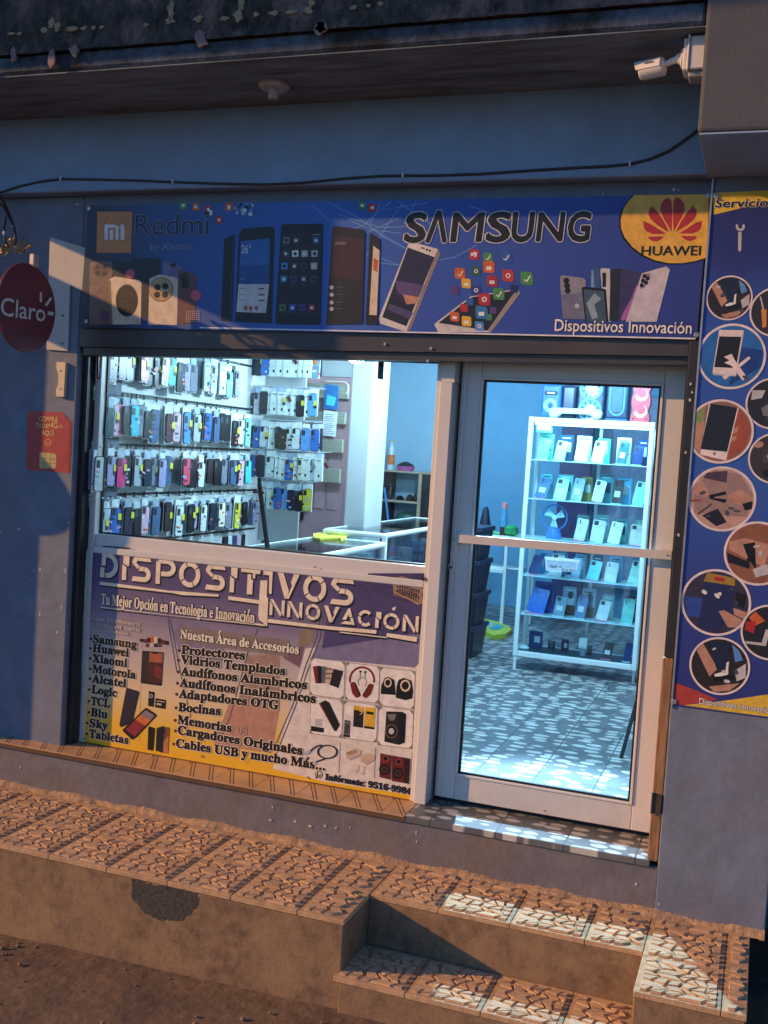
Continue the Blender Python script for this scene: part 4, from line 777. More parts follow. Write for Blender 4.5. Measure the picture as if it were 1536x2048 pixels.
a.disc((638, 1549), 7.5, LBK); a.disc((638, 1549), 6, CR); a.disc((638, 1549), 4.6, LBK, a0=100, a1=370, inner=.4); a.poly([(631, 1557), (633, 1551), (637, 1555)], LBK); a.mb.build('lettering', lb)
a = A3(); a.zoom(*ZB)                                     # product pictures on pale tiles
TW = ink((.84, .78, .72)); TG = hx('a89c92')
def tile(q):
    c = (sum(p[0] for p in q) / 4, sum(p[1] for p in q) / 4); a.poly([(c[0] + (p[0] - c[0]) * 1.03, c[1] + (p[1] - c[1]) * 1.03) for p in q], hx('8d8178'))
    r = .1; o = []
    for i in range(4): p, b, n_ = q[i], q[i - 1], q[(i + 1) % 4]; o += [(p[0] + (b[0] - p[0]) * r, p[1] + (b[1] - p[1]) * r), (p[0] + (n_[0] - p[0]) * r, p[1] + (n_[1] - p[1]) * r)]
    a.poly(o, TW)
for q in [[(520, 790), (768, 820), (757, 1088), (512, 1055)], [(782, 823), (1022, 855), (1010, 1120), (772, 1090)], [(1028, 858), (1280, 890), (1272, 1162), (1020, 1132)], [(520, 1072), (752, 1100), (742, 1370), (512, 1338)], [(765, 1105), (1008, 1138), (996, 1404), (755, 1373)], [(1020, 1145), (1268, 1178), (1257, 1452), (1010, 1422)]]: tile(q)
for l in [[(735, 1405), (722, 1625)], [(992, 1440), (982, 1670)], [(1258, 1480), (1250, 1720)]]: a.stroke(l, 4, hx('968a80'))
DR = hx('7a1c1c')
a.poly([(533, 852), (568, 846), (570, 975), (552, 972)], DR); a.poly([(566, 846), (600, 850), (598, 975), (570, 975)], BK); a.poly([(598, 850), (634, 853), (628, 975), (598, 972)], hx('5f6a70')); a.poly([(632, 850), (690, 870), (665, 980), (625, 975)], hx('d0b8a0')); a.poly([(684, 868), (757, 885), (722, 1010), (655, 985)], hx('1a181c'))
for i in range(8): a.disc((638 + (i % 3) * 16, 870 + (i // 3) * 34), 7, BRN)
a.disc((893, 950), 96, DR, a0=-12, a1=192, inner=.85, ry=100); a.poly([(805, 975), (832, 962), (880, 1072), (850, 1082), (822, 1050)], DR); a.poly([(832, 962), (848, 975), (885, 1060), (876, 1074)], BK); a.poly([(982, 985), (955, 975), (900, 1072), (925, 1085), (958, 1055)], DR); a.poly([(955, 975), (940, 985), (896, 1062), (902, 1075)], BK)
a.disc((895, 965), 34, hx('8a7c70'), a0=-60, a1=240, inner=.85); a.stroke([(880, 930), (880, 890)], 4, BK); a.stroke([(915, 935), (915, 895)], 4, BK); a.rect(874, 882, 890, 894, BK); a.rect(908, 886, 926, 898, BK)
a.poly([(1060, 935), (1085, 926), (1130, 950), (1140, 1060), (1030, 1052), (1034, 990)], BK); a.disc((1082, 970), 28, GOLD, ry=34, inner=.68); a.poly([(1160, 950), (1200, 934), (1255, 955), (1268, 1030), (1262, 1085), (1210, 1098), (1140, 1080), (1145, 1000)], BK); a.disc((1210, 992), 38, GOLD, ry=44, inner=.68)
a.poly([(578, 1122), (625, 1098), (655, 1115), (732, 1278), (705, 1325), (690, 1322)], hx('171214')); a.poly([(578, 1122), (590, 1116), (680, 1300), (690, 1322)], DR); a.rect(550, 1232, 600, 1285, LG, sl=.1); a.poly([(520, 1285), (615, 1302), (612, 1335), (518, 1322)], BK)
a.poly([(835, 1133), (906, 1150), (900, 1300), (828, 1290)], hx('1c1a18')); a.poly([(835, 1133), (906, 1150), (904, 1180), (834, 1166)], YEL); a.text('9', (868, 1205), (900, 1209), 55, YEL); a.poly([(915, 1145), (992, 1155), (982, 1312), (908, 1300)], YEL); a.poly([(925, 1178), (980, 1186), (978, 1206), (924, 1198)], BK); a.poly([(910, 1285), (984, 1297), (982, 1312), (908, 1302)], BK)
a.poly([(766, 1240), (808, 1250), (802, 1372), (760, 1362)], BK); a.poly([(772, 1250), (803, 1258), (798, 1355), (767, 1348)], MID); a.poly([(775, 1260), (800, 1280), (790, 1345), (770, 1340)], hx('3a3a42'))
a.poly([(1072, 1180), (1190, 1182), (1216, 1200), (1206, 1408), (1160, 1424), (1056, 1400)], hx('18171a')); a.poly([(1160, 1195), (1216, 1200), (1206, 1408), (1160, 1424)], BK); a.disc((1108, 1325), 46, hx('6a5a50'), ry=52); a.disc((1108, 1325), 38, BK, ry=44); a.disc((1108, 1325), 20, LG, ry=23); a.poly([(1078, 1202), (1145, 1200), (1130, 1245), (1095, 1248)], MID)
a.disc((640, 1475), 76, BK, ry=52, inner=.84); a.stroke([(500, 1490), (530, 1455), (565, 1432), (600, 1425)], 9, BK); a.stroke([(540, 1555), (580, 1540), (625, 1525)], 9, BK); a.rect(472, 1475, 515, 1498, LG, sl=-.4); a.rect(535, 1548, 560, 1568, LG)
a.poly([(775, 1480), (850, 1445), (888, 1465), (880, 1500), (800, 1535), (775, 1515)], hx('c8b098')); a.poly([(885, 1500), (940, 1480), (990, 1500), (985, 1535), (920, 1570), (885, 1545)], hx('c8b098')); a.stroke([(850, 1570), (870, 1575), (860, 1620), (845, 1615)], 6, hx('b09a84')); a.stroke([(890, 1580), (910, 1582), (902, 1640), (885, 1630)], 6, hx('b09a84')); a.poly([(775, 1480), (850, 1462), (860, 1480), (800, 1500)], hx('9a8470'))
for q, c1, c2 in [([(1028, 1485), (1112, 1502), (1102, 1678), (1020, 1660)], (1065, 1525), (1058, 1605)), ([(1116, 1502), (1246, 1525), (1236, 1708), (1112, 1688)], (1162, 1548), (1155, 1632))]:
    a.poly(q, hx('641a18')); a.disc(c1, 26, hx('8a3a34')); a.disc(c1, 16, BK); a.disc(c2, 40, BK); a.disc(c2, 26, hx('4a2a2a')); a.disc(c2, 12, BK)
a.poly([(1205, 1518), (1246, 1525), (1236, 1708), (1196, 1702)], hx('2e1214')); a.mb.build('product_picture', lb)
a = A3(); a.zoom(*ZA)
for i, (x, y, c) in enumerate([(548, 750, DK), (575, 755, MAR), (600, 748, DK), (625, 742, OR), (650, 748, GOLD), (675, 755, DK), (700, 762, MAR), (728, 768, DK)]): a.rect(x - 13, y - 22 + abs(i - 4) * 3, x + 13, y + 24 - abs(i - 4) * 3, c, sl=.1)
for i, x in enumerate([590, 620, 650, 680]): a.rect(x - 13, 775 + (i % 2) * 6, x + 12, 800, [BRN, GOLD, DK, MAR][i])
a.poly([(553, 832), (560, 826), (703, 838), (706, 846), (692, 1072), (684, 1077), (545, 1058), (541, 1050)], BK); a.poly([(605, 838), (700, 848), (688, 1066), (592, 1052)], hx('a8623a')); a.poly([(602, 905), (697, 915), (688, 1066), (592, 1052)], hx('4a2024')); a.poly([(640, 930), (695, 950), (690, 1040), (630, 1000)], hx('7a3028')); a.poly([(558, 834), (602, 838), (590, 1052), (547, 1046)], hx('2e2628')); a.poly([(625, 835), (660, 838), (658, 850), (626, 848)], BK)
a.poly([(600, 1115), (641, 1122), (634, 1228), (594, 1220)], BK); a.disc((615, 1150), 14, LG, inner=.6); a.poly([(648, 1165), (722, 1178), (718, 1243), (644, 1230)], BK); a.rect(655, 1182, 712, 1187, GOLD, sl=.15); a.rect(655, 1200, 690, 1212, GOLD, sl=.15)
a.poly([(438, 1098), (448, 1092), (528, 1116), (532, 1126), (486, 1322), (470, 1345), (400, 1372), (388, 1358)], hx('1e1828')); a.poly([(447, 1105), (522, 1128), (478, 1318), (398, 1350)], hx('2a2238'))
a.poly([(570, 1240), (584, 1234), (652, 1280), (656, 1292), (508, 1448), (480, 1462), (415, 1402), (412, 1390)], BK); a.poly([(578, 1250), (642, 1290), (612, 1325), (540, 1285)], hx('8a7a80')); a.poly([(540, 1285), (612, 1325), (575, 1362), (505, 1318)], hx('c8723a')); a.poly([(505, 1318), (575, 1362), (500, 1440), (435, 1390)], hx('8a2a38'))
a.poly([(596, 1372), (604, 1366), (640, 1378), (644, 1386), (632, 1534), (626, 1540), (590, 1532)], BK); a.poly([(656, 1378), (705, 1364), (712, 1370), (700, 1556), (648, 1540)], hx('1a1418')); a.poly([(713, 1370), (745, 1374), (749, 1382), (738, 1558), (702, 1556)], hx('7a4a30')); a.poly([(713, 1390), (720, 1388), (718, 1420), (712, 1420)], BK); a.poly([(704, 1480), (742, 1430), (738, 1556), (703, 1554)], hx('b07a50')); a.mb.build('product_picture', lb)
a = A3(); a.zoom(*ZA); a.text('08', (1232, 1418), (1300, 1428), 60, hx('c0a08c')); a.zoom(*ZB)     # marker scrawl over a rubbed patch
a.poly([(1145, 205), (1180, 190), (1260, 215), (1345, 235), (1362, 290), (1330, 320), (1340, 390), (1300, 402), (1230, 360), (1125, 330), (1118, 260)], hx('a5846f'))
r = random.Random(3)
for y0, n_, x0 in [(225, 11, 1160), (262, 10, 1150), (292, 9, 1150), (318, 8, 1180)]:
    pts = []
    for i in range(n_ * 6): t = i / 6; pts.append((x0 + t * 17 + 7 * math.cos(t * 6.28), y0 + t * 4.5 + 15 * math.sin(t * 6.28) * (.6 + .4 * r.random())))
    a.stroke(pts, 6, hx('1c1218'))
a.stroke([(1135, 295), (1310, 380)], 7, hx('3a1c22')); a.stroke([(1128, 318), (1230, 372)], 6, hx('5a2a30')); a.mb.build('marker_scrawl', lb)
mb = MB()
for p in [(187, 1095), (404, 1512), (616, 1554), (168, 1477), (630, 1134)]: c = BY(p[0], p[1], YP); mb.lathe([(.006, -.003), (.004, -.006)], (c.x, YP, c.z), M_STEEL, n=10, axis='y')
mb.build('screw', lb)
mb = MB(); c = BY(850, 1158, YP); 
for k_ in range(3): mb.tube([(c.x - .02, YP - .004, c.z + .005), (c.x - .005, YP - .012, c.z + .012 - k_ * .01), (c.x + .02, YP - .008, c.z - .012 + k_ * .008), (c.x + .035, YP - .004, c.z - .004 - k_ * .006)], .002, M_GASK, n=5)
mb.build('wire_tie', lb)
# ------------------------------------------------------------------ small fittings on the outside
XS = -3.4
os_ = thing('oval_sign', 'dark red round hanging sign with white lettering at the left edge of the banner', 'sign', (XS, -.3, 2.03))
cy, cz, rr = -.299, 2.247, .212
mb = MB(); mb.lathe([(rr - .004, -.012), (rr, -.008), (rr, .004), (rr - .004, .008)], (XS - .01, cy, cz), mat('dark_red_plastic', (.17, .04, .062), .42, var=.06), n=56, axis='x'); mb.build('disc', os_, smooth=True)
a = Art(lambda px, py: BX(px, py, XS), (1, 0, 0)); a.zoom(5.69, 0, 360)
a.k = .002
a.text('Claro', (2, 1536), (508, 1612), 205, ink((.72, .72, .74)), off=.008)
for q in [[(450, 1275), (476, 1277), (473, 1388), (447, 1386)], [(572, 1330), (588, 1352), (528, 1438), (504, 1420)], [(540, 1494), (607, 1502), (605, 1545), (538, 1536)]]: a.poly(q, ink((.72, .72, .74)))
a.mb.build('lettering', os_)
mb = MB(); mb.box(XS - .016, XS + .012, cy + .01, cy + .05, cz + rr - .012, cz + rr + .05, mat('brass_clip', (.62, .5, .4), .4, metal=.3, var=.2), bev=.004); mb.build('clip', os_)
def wob(p0, p1, n, s, r): return [Vector(p0).lerp(Vector(p1), i / n) + Vector((r.uniform(-s, s), r.uniform(-s, s), r.uniform(-s, s))) for i in range(n + 1)]
r5 = random.Random(21); mb = MB(); MW = mat('crumpled_wire', (.42, .3, .18), .5, metal=.4, var=.4, scale=60)
for i in range(9):
    c = BX(5 + i * 6, 505 - 10 * math.sin(i * .35), XS); pts = []
    for k_ in range(15): t = k_ / 14 * 6.28 * 1.3; pts.append(c + Vector((r5.uniform(-.01, .01), .04 * math.cos(t + i), .026 * math.sin(t + i * 2) + .008)))
    mb.tube(pts, .0042, MW, n=5)
tag(mb.build('wire_tangle', smooth=True), 'tangle of crumpled brown wire lying over the round red sign', 'wire')
mb = MB()
P = [(0, 392), (8, 404), (15, 420), (22, 438), (29, 458), (31, 475), (30, 490)]; mb.tube([BX(x, y, XS + .005) for x, y in P], .006, M_BLACK, n=6)
mb.tube([BX(x, y, XS - .005) for x, y in [(-4, 404), (6, 412), (14, 425), (24, 445)]], .005, M_BLACK, n=6); mb.tube([BX(x, y, XS + .02) for x, y in [(12, 432), (11, 445), (8, 456), (9, 468), (10, 482), (17, 494)]], .0045, M_BLACK, n=6)
w1 = BX(8, 466, XS + .02); mb.lathe([(.004, -.008), (.007, 0), (.004, .008)], w1, M_WHITE, n=8); w2 = BX(29, 455, XS + .005); mb.tube([w2 + Vector((0, -.015, .004)), w2 + Vector((0, .012, -.004))], .003, M_WHITE, n=5)
tag(mb.build('hanging_wire', smooth=True), 'black wire looping down above the round red sign', 'wire')
bp = thing('backing_board', 'pale grey board strip screwed to the wall beside the round red sign', 'board', (-3.5, YL, 2.08))
M_BOARD = mat('pale_board', (.52, .50, .48), .7, var=.07, scale=14)
mb = MB(); q = [BY(x, y, YL - .012) for x, y in [(100, 474), (172, 496), (171, 585), (140, 570), (135, 702), (93, 699), (97, 560)]]
mb.prism(q, (0, .011, 0), M_BOARD); mb.build('board', bp)
mb = MB()
for p in [(126, 631), (125, 687)]: c = BY(p[0], p[1], YL - .013); mb.lathe([(.006, -.002), (.005, 0)], (c.x, YL - .0125, c.z), M_BLACK, n=10, axis='y')
mb.build('screw', bp)
lp = thing('latch_plate', 'small cream latch plate fixed on the lit strip of wall', 'plate', (-3.49, YL, 1.84))
mb = MB(); mb.prism([BY(x, y, YL - .022) for x, y in [(113, 724), (131, 725), (127, 794), (112, 792), (112, 778), (116, 770), (117, 748), (113, 738)]], (0, .021, 0), mat('cream_metal', (.7, .56, .36), .45, var=.05)); mb.build('plate', lp)
mb = MB()
for p in [(121, 742), (121, 778)]: c = BY(p[0], p[1], YL - .023); mb.lathe([(.004, -.0015), (.003, 0)], (c.x, YL - .0225, c.z), M_BLACK, n=8, axis='y')
mb.build('screw', lp)
# red sticker
st = thing('chip_sticker', 'red paper notice with yellow lettering and a gold chip drawing stuck on the wall', 'notice', (-3.5, YL, 1.45))
a = Art(lambda px, py: BY(px, py, YL), (0, -1, 0)); a.zoom(3.4133, 0, 380); a.k = .0015
a.poly([(190, 1508), (425, 1515), (440, 1530), (490, 1590), (480, 1925), (470, 1935), (420, 1925), (183, 1912)], ink((.36, .026, .03)))
a.poly([(430, 1530), (440, 1530), (492, 1588), (480, 1930), (462, 1928), (472, 1600)], ink((.24, .018, .02))); a.mb.build('paper', st)
a2 = Art(lambda px, py: BY(px, py, YL), (0, -1, 0)); a2.zoom(3.4133, 0, 380); a2.k = .0024
YT = ink((.80, .62, .18))
a2.text('COMPRÁ', (268, 1578), (397, 1580), 34, YT); a2.text('TU CHIP', (250, 1622), (340, 1622), 30, YT); a2.text('4G', (345, 1624), (395, 1624), 40, YT); a2.text('LTE', (398, 1624), (428, 1624), 20, YT)
a2.text('AQUÍ', (288, 1672), (370, 1668), 32, YT); a2.disc((330, 1725), 26, ink((.7, .2, .08)), inner=.72); a2.text('Claro', (312, 1732), (348, 1732), 12, YT)
a2.poly([(272, 1800), (285, 1790), (375, 1800), (388, 1815), (385, 1890), (375, 1902), (280, 1900), (270, 1888)], ink((.50, .38, .16)))
for l in [[(272, 1830), (385, 1838)], [(272, 1862), (385, 1868)], [(310, 1792), (308, 1900)], [(348, 1796), (346, 1902)]]: a2.stroke(l, 4, ink((.22, .14, .05)))
a2.poly([(320, 1840), (338, 1840), (337, 1860), (319, 1860)], ink((.50, .38, .16))); a2.mb.build('lettering', st)
# cable along the wall
cb = thing('wall_cable', 'thin black cable clipped along the wall above the long blue banner', 'cable', (-1.8, 0, 2.88))
mb = MB(); PTS = [(-40, 400), (0, 385), (40, 372), (80, 363), (122, 358), (200, 359), (280, 361), (345, 364), (430, 367), (520, 369), (600, 366), (690, 357), (760, 352), (805, 351), (870, 351), (960, 348), (1060, 341), (1160, 335), (1220, 332), (1260, 328), (1300, 318), (1335, 303), (1365, 283), (1398, 258)]
mb.tube([BY(x, y, -.006) for x, y in PTS], .0055, M_BLACK, n=6); mb.build('cable', cb, smooth=True)
for p in [(122, 357), (346, 363), (806, 350), (1260, 327)]: c = BY(p[0], p[1], -.006); mb = MB(); mb.box(c.x - .004, c.x + .004, -.014, 0, c.z - .012, c.z + .01, M_WHITE, bev=.002); mb.build('cable_clip', cb)
# lamp holder on the canopy soffit
c = BZ(548, 168, 3.246); lh = thing('lamp_holder', 'dusty white empty lamp holder on the underside of the canopy', 'lamp holder', (c.x, c.y, 3.18))
M_DUST = mat('dusty_white', (.42, .40, .40), .6, var=.2, scale=40)
mb = MB(); mb.lathe([(.068, 0), (.070, -.012), (.060, -.022), (.030, -.026)], (c.x, c.y, 3.246), M_DUST, n=28); mb.build('base', lh, smooth=True)
mb = MB(); mb.lathe([(.024, -.022), (.024, -.062), (.020, -.068), (.017, -.058), (.016, -.04)], (c.x, c.y, 3.246), M_DUST, n=20); mb.build('socket', lh, smooth=True)
# security camera on the side of the bay
ym = -.45
cc = thing('security_camera', 'white bullet security camera on a junction box under the canopy', 'camera', (-.4, ym, 3.08))
MC = mat('camera_white', (.68, .64, .64), .4, var=.05)
def Q(px, py, y=ym): return BY(px, py, y)
mb = MB(); b0, b1 = Q(1388, 82), Q(1408, 158)
mb.box(b0.x - .006, -.3255, ym - .055, ym + .055, b1.z + .02, b0.z, MC, bev=.004); mb.build('junction_box', cc)
mb = MB(); mb.box(b0.x - .016, b0.x - .007, ym - .06, ym + .06, b1.z + .016, b0.z + .006, MC, bev=.003); mb.box(b0.x - .03, b0.x - .017, ym - .05, ym + .05, b1.z + .02, b0.z - .006, MC, bev=.003); mb.build('lid', cc)
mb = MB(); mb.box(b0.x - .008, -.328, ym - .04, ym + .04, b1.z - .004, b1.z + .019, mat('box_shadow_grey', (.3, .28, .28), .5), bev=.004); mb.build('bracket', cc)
p1, p2, p3 = Q(1372, 117), Q(1345, 122), Q(1328, 130)
mb = MB(); mb.lathe([(.036, 0), (.036, -.008), (.022, -.014), (.014, -.03)], (b0.x - .03, ym, p1.z), MC, n=20, axis='x'); mb.tube([(b0.x - .05, ym, p1.z), p2, p3], [.013, .012, .010], MC, n=10); mb.build('arm', cc, smooth=True)
e0, e1 = Q(1328, 133), Q(1290, 141, ym + .02)
dv = (e1 - e0).normalized()
rot = dv.to_track_quat('Z', 'Y').to_matrix()
mb = MB(); mb.lathe([(.020, -.004), (.032, 0), (.034, .01), (.034, .085), (.030, .09), (.026, .082)], e0, MC, n=24, mtx=rot); mb.build('body', cc, smooth=True)
mb = MB(); mb.lathe([(.024, .0825), (.012, .084), (.008, .086)], e0, M_BLACK, n=18, mtx=rot); mb.build('lens', cc, smooth=True)
side = dv.cross(Vector((0, 0, 1))).normalized(); upv = side.cross(dv)
mb = MB(); A_, B_ = [], []
for i in range(13):
    t = math.radians(-10 + 200 * i / 12); o_ = side * math.cos(t) * .037 + upv * math.sin(t) * .037
    A_.append(e0 + o_ + dv * .004); B_.append(e0 + o_ + dv * (.098 + .012 * math.sin(t)))
mb.add(A_ + B_, [[i, i + 1, 14 + i, 13 + i] for i in range(12)], MC); mb.build('sunshield', cc, smooth=True)
mb = MB(); s0 = e0 + side * -.0355 + dv * .045 + upv * .012; mb.prism([s0 + dv * -.016 + upv * -.002, s0 + dv * .016 + upv * -.002, s0 + dv * .016 + upv * .003, s0 + dv * -.016 + upv * .003], side * -.003, hx('55504f')); mb.build('nameplate', cc)
# ------------------------------------------------------------------ inside the shop: shell
FZ = .018
M_IW = mat('white_inner_wall', (.52, .56, .58), .7, var=.04, scale=4, bump=.05)
M_BW = mat('blue_back_wall', (.14, .36, .56), .6, var=.06, scale=4)
YBK = 7.0
mb = MB(); mb.box(-5, 1.2, .30, YBK, FZ - .05, FZ, M_TILEF); struct(mb.build('floor'))
mb = MB(); mb.box(-5, 1.2, .30, YBK + .1, 2.85, 2.95, M_IW); struct(mb.build('ceiling'))
mb = MB(); mb.box(-3.05, 1.2, YBK, YBK + .1, FZ, 2.85, M_BW); mb.box(-5, -3.051, YBK - .004, YBK + .1, FZ, 2.85, mat('pale_blue_back_wall', (.27, .46, .62), .6, var=.05, scale=4)); struct(mb.build('wall_back'))
mb = MB(); mb.box(-3.56, -3.44, .30, 2.62, FZ, 2.85, M_IW); struct(mb.build('wall_left'))
mb = MB(); mb.box(.9, 1.0, .5, YBK, FZ, 2.85, M_IW); mb.box(-.345, 1.0, .502, .55, FZ, 2.85, M_IW); struct(mb.build('wall_right'))
mb = MB(); mb.box(-3.44, .9, .325, .40, 2.2, 2.85, M_IW); mb.box(-3.44, -3.36, .28, .30, FZ, 2.2, M_IW); struct(mb.build('wall_front'))
mb = MB(); mb.box(-4.7, -4.6, 2.77, YBK, FZ, 2.85, M_IW); mb.box(-4.7, -2.63, 2.50, 2.62, 2.17, 2.85, M_IW); mb.box(-2.79, -2.63, 2.42, 2.77, FZ, 2.85, M_IW, bev=.01, seg=2); mb.box(-4.7, -2.79, 2.64, 2.77, FZ, 2.85, M_IW); struct(mb.build('wall_partition'))

# lamps
def lamp(x, y, z, e, r, label):
    t = thing('ceiling_lamp', label, 'lamp', (x, y, z), 'bulb lamps on the shop ceiling')
    mb = MB(); mb.tube([(x, y, 2.85), (x, y, z + .12)], .004, M_BLACK, n=6); mb.build('cord', t)
    mb = MB(); mb.lathe([(.02, .13), (.022, .1), (.062, .06), (.064, .05), (.05, .045)], (x, y, z), M_BLACK, n=24); mb.build('holder', t, smooth=True)
    mb = MB(); mb.lathe([(.048, .047), (.058, .03), (.05, .008), (.026, -.006)], (x, y, z), mat('lit_bulb', (.75, .92, 1.0), .4, var=.0, emit=14), n=24); mb.build('bulb', t, smooth=True)
    l = bpy.data.lights.new('bulb_light', 'POINT'); l.energy = e; l.color = (.58, .86, 1.0); l.shadow_soft_size = r
    o = bpy.data.objects.new('bulb_light', l); COL.objects.link(o); o.parent = t; o.location = (0, 0, -.06)
lamp(-1.65, 2.2, 2.5, 130, .04, 'bright bulb lamp hanging deep in the shop behind the door head')
t = bpy.data.objects['ceiling_lamp']; l = bpy.data.lights.new('spill_boost_spot', 'SPOT'); l.energy = 2600; l.color = (.62, .86, 1.0); l.spot_size = R_(44); l.spot_blend = .6; l.shadow_soft_size = .03  # added at the bulb to strengthen the spill on the steps
o = bpy.data.objects.new('spill_boost_spot', l); COL.objects.link(o); o.parent = t; o.location = (0, 0, -.05); o.rotation_euler = (Vector((-.62, -.2, -.2)) - Vector((-1.65, 2.2, 2.45))).to_track_quat('-Z', 'Y').to_euler()
c = BY(712, 723, 1.75); lamp(c.x, 1.75, c.z - .004, 22, .05, 'round bulb lamp with a black rim just under the shutter, above the counter')

lamp(-.95, 3.0, 2.62, 60, .05, 'bulb lamp added in front of the showcase to brighten it and the floor')  # unseen lamp, put in to lift the showcase front and floor

lamp(-3.0, 4.7, 2.68, 110, .05, 'bulb lamp over the rear corner of the shop beyond the pillar')  # added to brighten the back wall, where shelf shadows point to a lamp

# ------------------------------------------------------------------ slat wall with phone cases
XP = -3.40
sw = thing('slat_wall', 'white slatted display panel carrying rows of phone cases along the side wall', 'display wall', (-3.42, 1.3, .9))
M_SLAT = mat('white_laminate', (.58, .62, .62), .45, var=.03)
mb = MB()
ZR = [2.19, 1.893, 1.61, 1.33, 1.055]
zs = [2.5] + [z + .0 for z in ZR] + [.85]
for i in range(len(zs) - 1): mb.box(-3.44, XP, .305, 2.28, zs[i + 1] + .007, zs[i] - .007, M_SLAT, bev=.003)
mb.build('slat', sw)
mb = MB()
for z in ZR: mb.box(-3.44, XP - .012, .305, 2.28, z - .007, z + .007, M_BLACK)
mb.build('groove', sw)
mb = MB(); mb.box(-3.42, -3.39, .27, .304, .85, 2.5, M_SLAT, bev=.004); mb.build('end_trim', sw)
b2 = thing('hook_board', 'white hook board hung with boxed phone covers in front of the pink door', 'display wall', (-3.23, 2.3, .98))
mb = MB(); mb.box(-3.40, -3.085, 2.30, 2.315, .97, 2.42, M_SLAT, bev=.003); mb.build('board', b2)
ORD = ['first', 'second', 'third', 'fourth', 'fifth', 'sixth', 'seventh', 'eighth', 'ninth', 'tenth', 'eleventh', 'twelfth', 'thirteenth', 'fourteenth', 'fifteenth', 'sixteenth', 'seventeenth', 'eighteenth', 'nineteenth', 'twentieth', 'twenty-first', 'twenty-second', 'twenty-third', 'twenty-fourth']
PK = {'black': '0b0d16', 'dark blue': '16233f', 'blue': '2a6ac0', 'slate blue': '46618a', 'pink': 'e07aa8', 'hot pink': 'e83a86', 'red pink': 'e8486a', 'cyan': '30c8e0', 'mint': '8ad8c8', 'lilac': 'a8a4d0', 'grey': '7d8798', 'pale grey': 'b4c0cc', 'white': 'd8e4e4', 'maroon': '5a1c30', 'dark teal': '24484e', 'floral pink': 'e0b8c8', 'cream': 'e4e0c4', 'yellow': 'd8d23a', 'dark brown': '2c1c24', 'navy': '121a3a', 'green black': '1c2a1c', 'turquoise': '4ad0d0', 'orange': 'd8783a', 'blue white': '5a9ae0'}
M_SLV = mat('clear_sleeve', (.68, .76, .80), .25, var=.06, spec=.7)
M_PRICE = hx('d8d440'); M_HOOK = mat('chrome_hook', (.5, .56, .62), .3, metal=.6)
rp_ = random.Random(8)
def frame_axes(face): return (Vector((0, 1, 0)), Vector((1, 0, 0))) if face == 'x' else (Vector((1, 0, 0)), Vector((0, -1, 0)))
def slab(mb, c, ax, nr, u0, u1, z0, z1, t0, t1, m, tilt=0.0, ch=0.0):
    """upright slab: u along ax, z up, t along nr from the reference point c (top centre); tilt swings it on its hook, ch rounds its corners"""
    ct, s_ = math.cos(tilt), math.sin(tilt); vs = []
    ol = [(u0, z0), (u1, z0), (u1, z1), (u0, z1)]
    if ch: ol = [(u0 + ch, z0), (u1 - ch, z0), (u1 - ch * .3, z0 + ch * .3), (u1, z0 + ch), (u1, z1 - ch), (u1 - ch * .3, z1 - ch * .3), (u1 - ch, z1), (u0 + ch, z1), (u0 + ch * .3, z1 - ch * .3), (u0, z1 - ch), (u0, z0 + ch), (u0 + ch * .3, z0 + ch * .3)]
    n = len(ol)
    for t in (t0, t1):
        for u, z in ol: vs.append(c + ax * (u * ct - z * s_) + Vector((0, 0, 1)) * (u * s_ + z * ct) + nr * t)
    mb.add(vs, [list(range(n)), list(range(2 * n - 1, n - 1, -1))] + [[i, (i + 1) % n, n + (i + 1) % n, n + i] for i in range(n)], m)
HEAD = ['c6d6de', 'dfe9ee', 'b8c8d8', 'e8eef0', 'a8c4d8', '9fb0c4']
M_RIM = hx('0c1424', .35)
